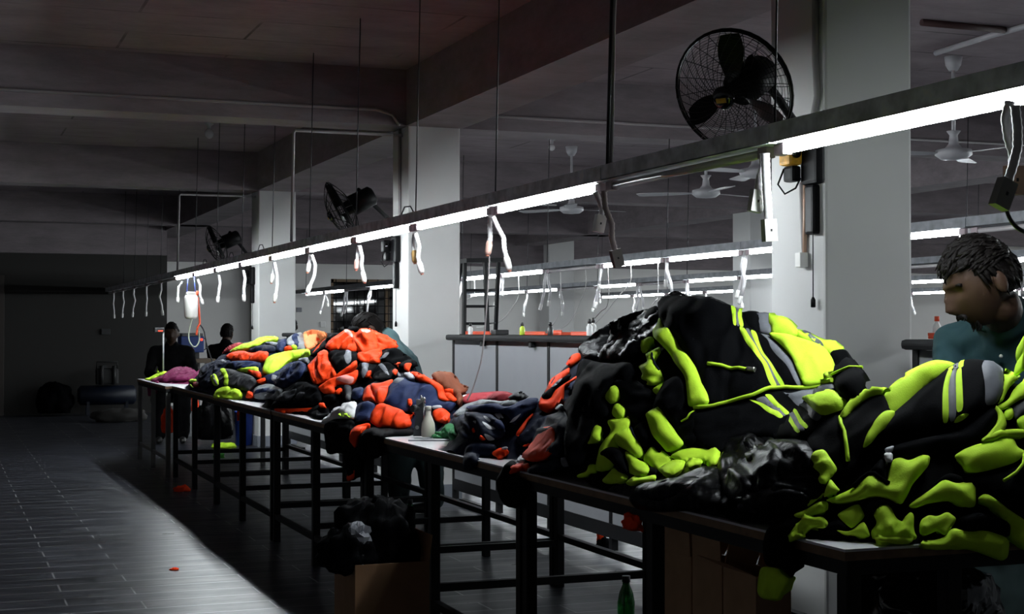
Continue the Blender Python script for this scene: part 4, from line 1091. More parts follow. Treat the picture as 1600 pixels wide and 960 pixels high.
garment('work_trousers', 'black trousers with grey tape bands on the right of the big orange heap', 'trousers', [
    ('leg', 'B', '561,569 578,571 593,571 587,583 575,597 560,596', dict()), ('reflective_tape', 'T', '567,570 578,571 580,586 570,597 568,584', dict(on=0)),
    ('leg', 'B', '593,572 608,568 619,577 626,592 608,597 582,596 587,583', dict()), ('reflective_tape', 'T', '592,574 599,573 612,592 604,591', dict(on=2)),
    ('reflective_tape', 'T', '617,579 622,582 629,592 623,592', dict(on=2)),
    ('tab', 'O', '579,585 585,584 581,594 574,596', dict(off=.03, puff=0.0075)), ('tab', 'O', '614,590 620,584 626,586 620,595', dict(off=.03, puff=0.0075))], off=.012, far=True)
garment('work_jacket', 'black jacket flap with orange tabs sliding off the big orange heap', 'jacket', [
    ('body', 'B', '594,551 614,546 633,558 650,574 648,578 633,577 618,579 607,570 595,567 600,556', dict(puff=0.0135)),
    ('reflective_tape', 'T', '594,565 603,559 611,559 602,567', dict(on=0)),
    ('tab', 'O', '620,574 626,574 626,580 620,579', dict(off=.04, puff=0.0075)), ('tab', 'O', '636,576 644,576 641,587 634,585', dict(off=.03, puff=0.01125))], off=.02, far=True)
garment('safety_vest', 'orange and black straps trailing up the left side of the big orange heap', 'vest', [
    ('strap', 'B', '486,558 501,541 522,523 529,525 511,543 489,560', dict(puff=0.01125, width=.018)),
    ('strap', 'O', '489,555 507,534 512,531 493,553', dict(off=.016, puff=0.01125, width=.018)),
    ('strap', 'B', '529,519 540,515 562,515 561,520 533,522', dict(off=.02, puff=0.0075))], off=.012, far=True)
garment('work_jacket', 'dark jacket with charcoal cuff and orange tabs at the foot of the orange heap', 'jacket', [
    ('body', 'B', '523,606 540,604 551,604 551,622 541,628 530,617', dict()), ('cuff', 'C', '538,604 551,604 552,630 542,630', dict(off=.014)),
    ('sleeve', 'N', '552,609 572,608 568,624 551,628', dict()), ('tab', 'O', '526,619 536,610 540,614 532,622', dict(off=.03, puff=0.01125)),
    ('sleeve', 'B', '507,621 530,618 527,631 507,633', dict()), ('sleeve', 'B', '481,648 485,643 501,635 516,639 518,651 513,657 490,656', dict(puff=0.0225)),
    ('tab', 'O', '506,637 516,637 516,645 507,646', dict(off=.05, puff=0.01125))], off=.01, far=True)

# ------------------------------------------------------------------ heap of lime and navy jackets
garment('work_jacket', 'peach orange jacket shoulder with grey and navy bands, between the two far heaps', 'jacket', [
    ('shoulder', 'P', '471,521 486,517 506,519 514,525 504,532 489,546 478,549', dict(amp=.012)),
    ('sleeve', 'G', '446,535 456,525 472,519 479,549 469,550 450,542', dict(amp=.012)),
    ('reflective_tape', 'N', '455,527 463,523 469,546 462,545', dict(on=1))], off=.008, far=True)
garment('safety_jacket', 'lime jacket lying along the crest of the lime and navy heap', 'jacket', [
    ('sleeve', 'L', '357,552 375,541 395,536 405,530 423,527 437,530 433,535 413,535 406,542 388,548 371,551', dict(puff=0.0135)),
    ('lining', 'G', '411,535 436,536 438,543 425,543', dict(off=.004))], off=.014, far=True)
garment('cotton_shirt', 'maroon shirt edge peeping out at the crest of the lime and navy heap', 'shirt', [
    ('body', 'R', '346,555 355,544 370,537 381,537 382,540 365,546 357,550', dict())], off=.006, far=True)
garment('work_trousers', 'navy trousers between the lime crest and the wide orange panel', 'trousers', [
    ('leg', 'D', '386,549 408,540 431,542 433,550 420,552 400,555', dict()), ('leg', 'N', '432,543 439,532 448,532 448,542 441,552 432,550', dict()),
    ('tab', 'O', '444,546 454,543 460,549 447,553', dict(off=.02))], off=.008, far=True)
garment('safety_jacket', 'jacket with wide orange panel across the lime and navy heap', 'jacket', [
    ('panel', 'O', '352,560 363,552 382,550 395,554 410,550 421,552 420,562 413,567 387,566 363,565', dict(amp=.012)),
    ('sleeve', 'N', '355,572 365,566 410,567 408,578 388,581 370,580', dict())], off=.012, far=True)
garment('safety_jacket', 'lime jacket with long sleeve reaching towards the orange heap', 'jacket', [
    ('sleeve', 'L', '411,585 415,565 425,556 456,550 485,548 487,553 473,559 455,563 438,578 433,585 420,587', dict(puff=0.01575, amp=.02)),
    ('collar', 'L', '455,542 467,541 465,550 458,549', dict()), ('lining', 'G', '467,564 487,561 481,571 472,568', dict())], off=.016, far=True)
garment('work_jacket', 'navy jacket with square grey patch under the long lime sleeve', 'jacket', [
    ('body', 'N', '410,591 420,587 433,583 450,570 473,565 481,571 475,586 463,598 446,609 422,602', dict(amp=.022, ang=.4)),
    ('patch', 'W', '429,591 438,593 436,602 427,599', dict(on=0))], off=.008, far=True)
garment('safety_jacket', 'jacket with broad grey and navy bands lying on the front edge', 'jacket', [
    ('sleeve', 'G', '397,611 407,604 423,601 446,610 443,618 435,625 400,626 397,619', dict(puff=0.01575)),
    ('reflective_tape', 'N', '399,617 422,610 442,611 436,618 412,617 400,621', dict(on=0)),
    ('cuff', 'O', '385,621 390,612 397,615 398,623 386,625', dict())], off=.01, far=True)
garment('work_jacket', 'dark navy jacket at the far side of the lime and navy heap', 'jacket', [
    ('body', 'D', '310,591 314,576 325,569 348,563 363,565 356,576 346,580 345,590 334,592 335,606 315,608', dict()),
    ('patch', 'T', '347,565 356,566 355,570 347,569', dict(on=0))], off=.008, far=True)
garment('safety_trousers', 'charcoal trouser leg with two lime and grey bands and lime hem', 'trousers', [
    ('leg', 'C', '336,590 346,578 360,577 372,581 398,590 405,600 396,606 391,613 370,610 352,609 340,606', dict(puff=0.02025, amp=.008)),
    ('reflective_tape', 'L', '344,578 354,577 363,594 361,607 354,606 356,595', dict(on=0)), ('reflective_tape', 'T', '348,578 351,578 359,595 357,606 356,596', dict(on=0, lift=.005)),
    ('reflective_tape', 'L', '332,593 340,586 349,604 339,608', dict(off=.03, puff=0.009)), ('reflective_tape', 'T', '336,590 338,588 346,605 343,607', dict(on=3, lift=.005)),
    ('hem', 'L', '335,623 340,612 355,605 370,609 381,614 378,625 350,625', dict(puff=0.01575))], off=.012, far=True)
garment('safety_jacket', 'crumpled lime and orange jacket bits between the trouser leg and the long lime sleeve', 'jacket', [
    ('sleeve', 'L', '369,580 380,575 405,574 406,585 388,585', dict()), ('cuff', 'O', '384,581 393,579 411,584 407,594 397,589', dict()),
    ('tab', 'O', '402,598 416,592 418,597 406,603', dict())], off=.014, far=True)
# far table end
garment('cotton_shirt', 'maroon shirt lying on the farthest table with one sleeve hanging off', 'shirt', [
    ('body', 'M', '234,598 243,591 256,587 270,577 286,573 300,577 309,584 308,590 296,596 270,597 250,598', dict(amp=.022)),
    ('sleeve', 'M', '232,601 250,595 248,600 240,604 238,619 232,620', dict(puff=0.009))], off=.006, far=True)
garment('safety_vest', 'small lime vest at the far corner of the farthest table', 'vest', [
    ('panel', 'L', '226,593 235,591 245,584 256,581 263,582 258,586 246,590 240,595 228,595', dict()), ('strap', 'L', '246,577 250,577 249,583 244,583', dict())], off=.008, far=True)
garment('safety_vest', 'lime and red bundle beside the maroon shirt on the table edge', 'vest', [
    ('panel', 'L', '294,596 300,593 309,594 308,598 300,600', dict()), ('panel', 'R', '302,600 308,597 313,600 311,606 304,607', dict(puff=0.0225)), ('strap', 'L', '297,602 301,602 303,608', dict())], off=.008, far=True)
# ------------------------------------------------------------------ wall fans on the columns
M_FAN = mat('black fan paint', (0.004, 0.004, 0.005), 0.45, spec=.15)
M_CHROME = mat('dark chrome cap', (0.05, 0.05, 0.055), 0.12, metal=.9)
M_YELLOW = mat('yellow sticker', (0.65, 0.33, 0.03), 0.5, var=.3, vscale=40)
def basis(n):
    n = Vector(n).normalized(); u = n.cross(Vector((0, 0, 1))).normalized(); v = u.cross(n).normalized() * -1
    return n, u, v
def wall_fan(label, C, n, R, mount, fine=True, blade0=0.4):
    "C ring centre, n facing direction, mount point on the column face"
    C = Vector(C); n, u, v = basis(n); mount = Vector(mount)
    t = thing('wall_fan', label, 'fan', tuple(mount), 'black fans on the columns')
    P = lambda a, r, h: C + u * (r * math.cos(a)) + v * (r * math.sin(a)) + n * h
    front = lambda r: .085 * (1 - (r / R) ** 2.2) + .012
    back = lambda r: -.075 * (1 - (r / R) ** 2.2) - .012
    def ring(mb, r, h, th, k=40): mb.tube([P(2 * math.pi * i / k, r, h) for i in range(k + 1)], th, 5, cap=False)
    g = MB(); ring(g, R, 0, .0065); ring(g, R * .985, .012, .003); ring(g, R * .985, -.012, .003)
    g.build('rim', M_FAN, t)
    nr, nk = (32, 20) if fine else (14, 4)
    g = MB()
    for i in range(nr):
        a0 = 2 * math.pi * i / nr
        g.tube([P(a0 + .55 * (1 - r / R) ** 1.3, r, front(r)) for r in np.linspace(.045, R, 9)], .0014 if fine else .003, 4, cap=False)
    for k in range(1, nk): ring(g, .05 + (R - .05) * k / nk, front(.05 + (R - .05) * k / nk), .0009 if fine else .0018, 36)
    g.build('front_grille', M_FAN, t)
    g = MB()
    for i in range(20 if fine else 12):
        a0 = 2 * math.pi * i / 20
        g.tube([P(2 * math.pi * i / (20 if fine else 12), r, back(r)) for r in np.linspace(.06, R, 7)], .0016 if fine else .003, 4, cap=False)
    for k in range(1, 6 if fine else 3): ring(g, .06 + (R - .06) * k / 6, back(.06 + (R - .06) * k / 6), .001, 36)
    g.build('rear_grille', M_FAN, t)
    c = MB().lathe([(.044, 0), (.046, .012), (.040, .026), (.022, .034), (.0001, .036)], C + n * .078, 20, n).build('hub_cap', M_CHROME, t)
    MB().obox(C + n * .112 - v * 0 + v * .004, u * .020, v * .009, n * .0025).build('label', M_YELLOW, c)
    for b in range(3):
        a0 = blade0 + b * 2 * math.pi / 3; vs = []; fs = []
        for i, r in enumerate(np.linspace(.04, R * .93, 8)):
            w = (.30 + .55 * math.sin(math.pi * min(1, (i + .6) / 8.2))) * .72; w = w * (.055 / max(r, .055)) ** .25
            for j, q in enumerate(np.linspace(-1, 1, 6)):
                a = a0 + q * w * .62; vs.append(P(a, r, .0 + q * .028 * (1 - .3 * i / 7)))
        for i in range(7):
            for j in range(5): fs.append((i*6+j, i*6+j+1, i*6+j+7, i*6+j+6))
        m = MB().add(vs, fs, True); m.add([p - n * .002 for p in vs], [tuple(reversed(f)) for f in fs], True)
        m.build('blade', M_FAN, t)
    MB().tube([C - n * .02, C - n * .075, C - n * .08, C - n * .25, C - n * .27], [.05, .055, .078, .074, .05], 20).build('motor', M_FAN, t)
    q = C - n * .18
    a1 = q - v * .08; 
    MB().tube([q, a1, a1.lerp(mount, .45) + Vector((0, 0, -.01)), Vector((mount.x - .05, mount.y, mount.z + .02))], [.022, .02, .017, .017], 10).build('arm', M_FAN, t)
    return t
def bracket(label, p, grp='fan brackets on the columns', sc=1.0, box=None):
    "plate with a hanging tube, gold regulator box and pull cord on the column's left face"
    x, y, z = p
    t = thing('fan_bracket', label, 'fan bracket', (x, y, z), grp)
    MB().bbox((x - .045, y - .075 * sc, z - .07), (x - .001, y + .045, z + .13), .015).build('plate', M_FAN, t)
    MB().bbox((x - .04, y - .04, z - .27), (x - .001, y + .02, z - .0702), .012).build('switch_tube', M_FAN, t)
    b = MB().bbox((x - .11, y + .02, z + .01), (x - .0455, y + .10, z + .10), .014).build('regulator', box or M_YELLOW, t)
    MB().lathe([(.02, 0), (.018, .012), (.0001, .014)], (x - .078, y + .02, z + .055), 14, (0, -1, 0)).build('knob', M_CHROME, b)
    MB().bbox((x - .09, y + .03, z - .055), (x - .0455, y + .10, z + .0098), .012).build('lower_box', M_FAN, t)
    MB().tube([(x - .09, y + .09, z), (x - .10, y + .12, z - .06), (x - .08, y + .10, z - .10), (x - .06, y + .05, z - .08), (x - .05, y + .03, z - .04)], .004, 6).build('cable', M_FAN, t)
    MB().tube([(x - .02, y - .012, z - .27), (x - .02, y - .012, z - .52)], .0022, 6).lathe([(.006, -.03), (.010, -.028), (.010, .0), (.004, .012)], (x - .02, y - .012, z - .53), 8).build('pull_cord', M_FAN, t)
    return t
m1 = on_x(1274, 262, COLX0)
nn = -RGT * .52 - UPV * .38 - FWD * .75
wall_fan('large black fan nearest the camera, above the unlit tube', at_d(1146, 143, 5.65), nn, .238, (COLX0 - .001, m1.y, m1.z + .1), True)
bracket('black fan bracket with yellow regulator on the near column', (COLX0, m1.y, m1.z))
m2 = on_x(622, 396, COLX0)
wall_fan('black fan seen edge-on before the middle column', at_d(534, 330, 11.0), -RGT * .86 - UPV * .47 - FWD * .16, .235, (COLX0 - .001, m2.y, m2.z + .22), False)
bracket('black fan bracket on the left face of the middle column', (COLX0, m2.y, m2.z), box=M_FAN)
m3 = on_x(397, 436, COLX0)
wall_fan('black fan seen edge-on before the farthest column', at_d(339, 384, 16.3), -RGT * .88 - UPV * .40 - FWD * .22, .235, (COLX0 - .001, m3.y, m3.z + .22), False)
bracket('black fan bracket on the left face of the farthest column', (COLX0, m3.y, m3.z), box=M_FAN)

# ------------------------------------------------------------------ ceiling fans
M_CFAN = mat('white fan enamel', (0.55, 0.55, 0.58), 0.35)
def ceiling_fan(px, py, d, a0, label, n=3):
    p = at_d(px, py, d)
    t = thing('ceiling_fan', label, 'ceiling fan', tuple(p), 'white ceiling fans over the sewing lines')
    MB().tube([(p.x, p.y, p.z + .06), (p.x, p.y, CEIL - .06)], .014, 8).build('down_rod', M_CFAN, t)
    MB().lathe([(.03, -.10), (.055, -.06), (.065, 0)], (p.x, p.y, CEIL), 14).build('canopy', M_CFAN, t)
    MB().lathe([(.0001, -.06), (.09, -.05), (.13, -.02), (.125, .015), (.06, .03), (.035, .06), (.028, .12), (.05, .15)], tuple(p), 20).build('motor', M_CFAN, t)
    for k in range(n):
        a = a0 + k * 2 * math.pi / n; u = Vector((math.cos(a), math.sin(a), 0)); w = Vector((-math.sin(a), math.cos(a), .12))
        vs = []
        for r, h in ((.12, .02), (.2, .045), (.35, .06), (.6, .068), (.64, .05)):
            for s in (-1, 1):
                for z in (0, .004): vs.append(p + u * r + w * h * s + Vector((0, 0, z - .012)))
        fs = []
        for i in range(4):
            o = i * 4
            fs += [(o+1, o+3, o+7, o+5), (o, o+4, o+6, o+2), (o, o+1, o+5, o+4), (o+2, o+6, o+7, o+3)]
        MB().add(vs, fs).build('blade', M_CFAN, t)
ceiling_fan(1103, 300, 13.6, .35, 'white ceiling fan seen under the unlit tube')
ceiling_fan(1180, 268, 12.2, 1.3, 'white ceiling fan half behind the unlit tube and its joint')
ceiling_fan(893, 326, 15.8, .1, 'white ceiling fan behind the third lit tube of the main rail')
ceiling_fan(1490, 238, 10.6, .75, 'white ceiling fan beyond the near column, right under the main rail')
ceiling_fan(1478, 138, 7.2, 2.0, 'white ceiling fan whose cup shows above the main rail') if False else None
# bare bulb under the slab
p = at_d(327, 190, 13.9)
t = thing('bulb_holder', 'white globe bulb hanging under the dark slab at the left', 'lamp', (p.x, p.y, CEIL))
MB().lathe([(.045, 0), (.04, -.03), (.018, -.045), (.018, -.07)], (p.x, p.y, CEIL), 12).build('holder', M_CFAN, t)
MB().ball((p.x, p.y, CEIL - .115), .042, 14, (1, 1, 1.15)).build('bulb', mat('unlit bulb glass', (.75, .75, .75), .2), t)
p = at_d(862, 252, 15.0)
t = thing('bulb_holder', 'small white bulb holder under the slab left of the thick rod', 'lamp', (p.x, p.y, CEIL))
MB().lathe([(.045, 0), (.04, -.03), (.018, -.045), (.018, -.07)], (p.x, p.y, CEIL), 12).build('holder', M_CFAN, t)
MB().ball((p.x, p.y, CEIL - .11), .035, 12).build('bulb', MATS['unlit bulb glass'], t)

# ------------------------------------------------------------------ conduits on beams and columns
M_PVC = mat('pale pvc conduit', (0.36, 0.34, 0.35), 0.5)
def conduit(label, pts, r=.012, m=None):
    o = MB().tube(pts, r, 8).build('conduit', m or M_PVC, None, origin=tuple(pts[0])); tag(o, label, 'conduit', 'conduits'); return o
zc = BEAM + .105
y1 = COLY[1] - .016
conduit('conduit along the long dark beam, bending down at the middle column', [(XL + .05, y1, zc), (3.02, y1, zc), (3.14, y1, zc - .03), (3.19, y1, zc - .10), (3.20, y1, BEAM - .0)])
conduit('conduit along the beam to the right of the middle column, behind the large fan', [(3.72, y1, zc), (9.7, y1, zc)])
conduit('pale conduit from the middle column across and down to the main rail', [(COLX0 - .014, COLY[1] + .1, BEAM - .06), (2.44, COLY[1] + .1, BEAM - .06), (2.425, COLY[1] + .1, BEAM - .08), (RAIL_X - .01, COLY[1] + .1, ZT + .09)], .011)
conduit('pale conduit from the farthest column across and down to the main rail', [(COLX0 - .014, COLY[2] + .1, BEAM - .06), (2.44, COLY[2] + .1, BEAM - .06), (2.425, COLY[2] + .1, BEAM - .08), (RAIL_X - .01, COLY[2] + .1, ZT + .09)], .011)
conduit('conduit running down the left face of the middle column', [(COLX0 - .012, COLY[1] + .18, BEAM), (COLX0 - .012, COLY[1] + .18, 2.0)])
q = [on_x(a, b, COLX0 - .014) for a, b in ((1274, -60), (1274, 100), (1277, 150), (1271, 180), (1262, 205), (1255, 235))]
conduit('conduit curving down the left face of the near column', [tuple(v) for v in q], .014)
q = [on_x(a, b, COLX0 - .012) for a, b in ((1252, 285), (1253, 340), (1256, 395))]
t = thing('hanging_socket', 'grey socket hanging on twin conduits beside the near column bracket', 'power cord', tuple(q[0]))
MB().tube(q, .009, 8).build('conduit', M_PVC, t)
q2 = [on_x(a, b, COLX0 - .012) for a, b in ((1258, 285), (1258, 340), (1257, 395))]
MB().tube(q2, .009, 8).build('conduit', M_TAN, t)
e = q[-1]; MB().bbox((e.x - .03, e.y - .02, e.z - .06), (e.x + .008, e.y + .02, e.z + .0), .004).build('socket', M_SOCK, t)
for x, y, lab in ((5.42, 16.25, 'pale conduit dropping from the beam to the first sewing line rail'), (5.42, 5.1, 'pale conduit dropping to the first sewing line rail beyond the near column')):
    conduit(lab, [(x + 1.4, y, BEAM - .05), (x + .02, y, BEAM - .05), (x, y, BEAM - .07), (x, y, ZT + .09)], .011)
zz = CEIL - .02
qa, qb, qc = on_z(1462, 83, zz), on_z(1550, 55, zz), on_z(1630, 33, zz)
conduit('white conduit angled across the slab at the upper right', [tuple(qa), tuple(qb), tuple(qc)], .02, M_CFAN)
qa, qb = on_z(1440, 35, zz), on_z(1570, 47, zz)
conduit('dark flat pipe on the slab at the upper right, ending red', [tuple(qa), tuple(qb)], .022, mat('rusty pipe', (.06, .025, .025), .7))
o = MB().tube([(RAIL_X + .018, JA[2], ZT + .09), (RAIL_X + .03, JA[2], 2.5), (RAIL_X + .05, JA[2], BEAM)], .009, 8).build('conduit', M_PVC)
tag(o, 'pale conduit running up beside the thick rod of the main rail', 'conduit', 'conduits')

# ------------------------------------------------------------------ ladder, tools and wires of the sewing lines
def V3(p): return tuple(p)
lx, ly = 4.75, 12.3
t = thing('stepladder', 'black metal stepladder standing behind the panelled bench', 'ladder', (lx, ly, 0))
def pxz(py, d): return CAM_H + d * (515 - py) / F_PX
LD = 13.0
A = {k: at_d(px, py, LD + dd) for k, (px, py, dd) in dict(a0=(726, 408, 0), a1=(758, 408, 0), b0=(722, 407, .25), b1=(779, 407, .1)).items()}
fl = lambda v, dx, dy: Vector((v.x + dx, v.y + dy, 0))
for k, v, dx, dy in (('l', A['a0'], -.06, -.12), ('r', A['a1'], .02, -.12)):
    MB().obox((v + fl(v, dx, dy)) / 2, (v - fl(v, dx, dy)) / 2, (.014, 0, 0), (0, .022, 0)).build('rail', M_DARKMETAL, t)
for v, dx, dy in ((A['b0'], -.1, .75), (A['b1'], .12, .55)):
    MB().obox((v + fl(v, dx, dy)) / 2, (v - fl(v, dx, dy)) / 2, (.013, 0, 0), (0, .02, 0)).build('rear_rail', M_DARKMETAL, t)
MB().obox((A['a0'] + A['b1']) / 2, (A['b1'] - A['a0']) / 2 * 1.15, (0, .12, 0), (0, 0, .018)).build('top_step', M_DARKMETAL, t)
for z in (1.62, 1.48, 1.33, 1.08, .83, .58, .33):
    f = z / A['a0'].z
    a = fl(A['a0'], -.06, -.12).lerp(A['a0'], f); b = fl(A['a1'], .02, -.12).lerp(A['a1'], f)
    MB().obox((a + b) / 2, (b - a) / 2, (0, .02, 0), (0, 0, .012)).build('step', M_DARKMETAL, t)
    if z > 1.2:
        c = fl(A['b1'], .12, .55).lerp(A['b1'], f); MB().tube([b, c], .007, 6).build('brace', M_DARKMETAL, t)
M_ORP = mat('orange red plastic', (0.75, 0.085, 0.03), 0.4)
M_BOTP = mat('white bottle plastic', (0.7, 0.7, 0.7), 0.4); M_BLP = mat('black plastic', (0.015, 0.015, 0.016), 0.4)
ZS = 1.2421
def tray(px0, px1, x, label, h=.012, z0=ZS):
    a, b = on_x(px0, 521, x), on_x(px1, 521, x)
    t = thing('tool_tray', label, 'tray', (x, (a.y + b.y) / 2, z0), 'orange trays on the bench')
    MB().bbox((x - .05, min(a.y, b.y), z0), (x + .05, max(a.y, b.y), z0 + h), .003).build('tray_base', M_ORP, t)
    MB().box((x - .05, min(a.y, b.y), z0 + h), (x - .044, max(a.y, b.y), z0 + h + .012)).build('tray_edge', M_ORP, t)
tray(737, 775, 3.72, 'orange tray at the left end of the bench with white bottle standing near it')
tray(822, 862, 3.72, 'orange tray right of the small yellow bottle'); tray(866, 888, 3.85, 'short orange tray before the dark tool on the bench', .02); tray(903, 928, 3.72, 'orange tray nearest the tallest heap')
def small_bottle(px, x, label, m, h=.075):
    a = on_x(px, 521, x)
    t = thing('oil_bottle', label, 'bottle', (x, a.y, ZS), 'small bottles on the bench')
    MB().lathe([(.017, 0), (.018, .004), (.018, h * .62), (.009, h * .76), (.009, h * .8)], (x, a.y, ZS), 12).build('bottle_body', m, t)
    MB().lathe([(.011, h * .8), (.011, h), (.006, h * 1.12)], (x, a.y, ZS), 10).build('cap', M_BLP, t)
small_bottle(735, 3.60, 'white bottle with black cap at the left end of the panelled bench', M_BOTP)
small_bottle(816, 3.62, 'small yellow bottle with black cap on the panelled bench', mat('yellow bottle plastic', (.55, .75, .05), .4))
small_bottle(860, 3.62, 'dark bottle among the orange trays on the bench', M_BLP)
small_bottle(921, 3.62, 'pale bottle close to the tallest heap, right one of two', M_BOTP, .09); small_bottle(927, 3.88, 'white bottle close to the tallest heap, behind the other', M_BOTP, .1)
a = on_x(779, 521, 3.7)
o = MB().bbox((3.66, a.y - .05, ZS), (3.76, a.y + .05, ZS + .035), .006).build('black_box', M_BLP, None, origin=(3.7, a.y, ZS)); tag(o, 'small black box lying on the bench before the ladder', 'box')
a = on_x(1464, 521, 3.7)
t = thing('oil_bottle', 'white and red bottle on the bench behind the man, beside the near column', 'bottle', (3.7, a.y, ZS), 'small bottles on the bench')
MB().lathe([(.016, 0), (.016, .05), (.008, .065), (.008, .07)], (3.7, a.y, ZS), 12).build('bottle_body', M_BOTP, t); MB().lathe([(.01, .07), (.01, .09)], (3.7, a.y, ZS), 10).build('cap', M_ORP, t)
tray(1466, 1490, 3.72, 'orange tray on the bench behind the man')
M_WIRE = mat('white lead wire', (0.62, 0.6, 0.6), 0.5); M_GWIRE = mat('grey lead wire', (0.22, 0.2, 0.2), 0.5)
def wire(label, pxs, x, m=M_WIRE, r=.004, yb=None):
    P = [on_x(a, b, x) if yb is None else on_y(a, b, yb) for a, b in pxs]
    if yb is None and x > 5:
        k = 0 if P[0].z > P[-1].z else -1
        e = Vector((x, P[k].y, ZT + .021)); P = [e] + P if k == 0 else P + [e]
    Q = []
    for i in range(len(P) - 1):
        p0, p1, p2, p3 = P[max(i-1, 0)], P[i], P[i+1], P[min(i+2, len(P)-1)]
        for k in range(5):
            u = k / 5; Q.append(.5 * ((2*p1) + (p2-p0)*u + (2*p0-5*p1+4*p2-p3)*u*u + (3*p1-p0-3*p2+p3)*u**3))
    Q.append(P[-1])
    o = MB().tube(Q, r, 6).build('lead_wire', m, None, origin=tuple(P[0])); tag(o, label, 'wire', 'lead wires')
wire('grey lead hanging from the pink plug down to the red cloth', [(765, 379), (764, 420), (761, 470), (757, 520), (752, 562), (745, 588), (737, 612), (730, 626)], 0, M_GWIRE, .0035, yb=JA[3] + .03)
wire('white wire sagging from the first sewing rail to the ladder', [(810, 462), (800, 482), (785, 500), (765, 510), (745, 512)], 5.42)
wire('white wire slanting down to the bottles left of the tallest heap', [(876, 478), (872, 495), (862, 510)], 5.42)
wire('white wire bending down from the third plug to the trays', [(915, 448), (905, 475), (893, 500), (880, 512), (866, 518)], 5.42)
wire('white wire running up from the pale bottles above the tallest heap', [(926, 510), (945, 490), (965, 465), (985, 440)], 5.42)
wire('grey wire running up beside the white one at the pale bottles', [(920, 508), (938, 488), (950, 473)], 5.42, M_GWIRE)
wire('white wire at the left edge of the bench, beside the middle column', [(741, 461), (730, 468), (722, 482), (719, 497)], 5.42)
wire('white wire curving behind the man to the bottle on the bench', [(1500, 500), (1490, 506), (1478, 514), (1464, 519)], 5.42)
wire('dark lead curving out of frame from the right edge coupler', [(1572, 310), (1573, 328), (1580, 345), (1592, 358), (1610, 366)], 0, M_ROD, .005, yb=JA[0] + .05)
wire('white wire rising from the crest of the tallest heap to the rails', [(1020, 490), (1018, 480), (1024, 470), (1028, 462)], 5.42)

# ------------------------------------------------------------------ spray gun and white bottle on the table
b = on_z(669, 685, TT)
t = thing('white_bottle', 'tall white plastic bottle on the table beside the dark spray gun', 'bottle', tuple(b))
k = 1.0
MB().lathe([(.028, 0), (.031, .004), (.0315, .035), (.029, .06), (.018, .088), (.0125, .10), (.0125, .118)], tuple(b), 24).build('bottle_body', mat('milky plastic', (.72, .68, .58), .35), t)
MB().lathe([(.0145, .118), (.0145, .136), (.013, .138)], tuple(b), 18).build('cap', mat('milky cap', (.75, .73, .66), .4), t)
g = on_z(652, 684, TT)
t = thing('spray_gun', 'dark spot-cleaning spray gun with silver head standing beside the white bottle', 'spray gun', tuple(g))
MGUN = mat('dark grey metal', (.05, .052, .058), .35, metal=.5); MSIL = mat('bright silver metal', (.6, .6, .6), .25, metal=.9)
u = Vector((CY, -SY, 0)); f = Vector((-SY, -CY, 0))
gb = Vector(g)
MB().add(*(lambda c: (c, [(0,1,2,3),(7,6,5,4),(0,4,5,1),(1,5,6,2),(2,6,7,3),(3,7,4,0)]))([gb + u*a + Vector((0,0,z)) + f*d for d in (.012, -.012) for a, z in ((-.018, 0), (.030, 0), (.026, .155), (-.004, .135))])).build('grip', MGUN, t)
MB().tube([gb + u*.0 + f*.013 + Vector((0,0,.04)), gb + u*.0 + f*.016 + Vector((0,0,.04))], .009, 14).build('bolt', MSIL, t)
MB().tube([gb + u*.012 + Vector((0,0,.005)), gb + u*.024 + Vector((0,0,.15))], .012, 10).build('barrel', mat('dark clear tube', (.1,.1,.11), .1), t)
MB().tube([gb + u*-.022 + f*.02 + Vector((0,0,.125)), gb + u*.0 + f*.0 + Vector((0,0,.125))], .017, 16).build('trigger_knob', M_BLP, t)
h = MB(); zt = Vector((0,0,.15))
h.obox(gb + u*.014 + zt, u*.018, f*.012, Vector((0,0,.016))).tube([gb + u*-.004 + zt, gb + u*.036 + zt + Vector((0,0,.006))], .008, 10).tube([gb + u*.018 + zt, gb + u*.018 + zt + Vector((0,0,.036))], .004, 8).ball(tuple(gb + u*.03 + zt + Vector((0,0,.018))), .009, 10)
h.build('spray_head', MSIL, t)
b0 = on_z(640, 690, TT)
o = MB().obox(Vector(on_z(676, 689, TT)) + Vector((0, 0, .0032)), u * .105, f * .035, Vector((0, 0, .003))).build('grey_board', mat('grey board', (.25, .25, .27), .4), None, origin=tuple(b0)); tag(o, 'thin grey board under the spray gun and white bottle', 'board')
for nm in ('white_bottle', 'spray_gun'): bpy.data.objects[nm].location.z += .0065
pts = "672,683 680,679 691,679 695,672 704,666 712,666 713,678 708,683 695,688 675,687"
t = thing('green_rag', 'green rag crumpled at the foot of the white bottle', 'rag', tuple(on_z(692, 685, TT)))
cloth('rag', GREEN, pts, t, off=.012, puff=.018, width=.02, amp=.012, lam=.03, sharp=True, seed=3, step=1.4)
rb = on_z(694, 686, TT)
MB().tube([rb + Vector((.03 * math.cos(a), .03 * math.sin(a), .012 + .004 * math.sin(3 * a))) for a in np.linspace(0, 5.5, 24)], .0025, 6).build('loop_cord', M_CORD, t)

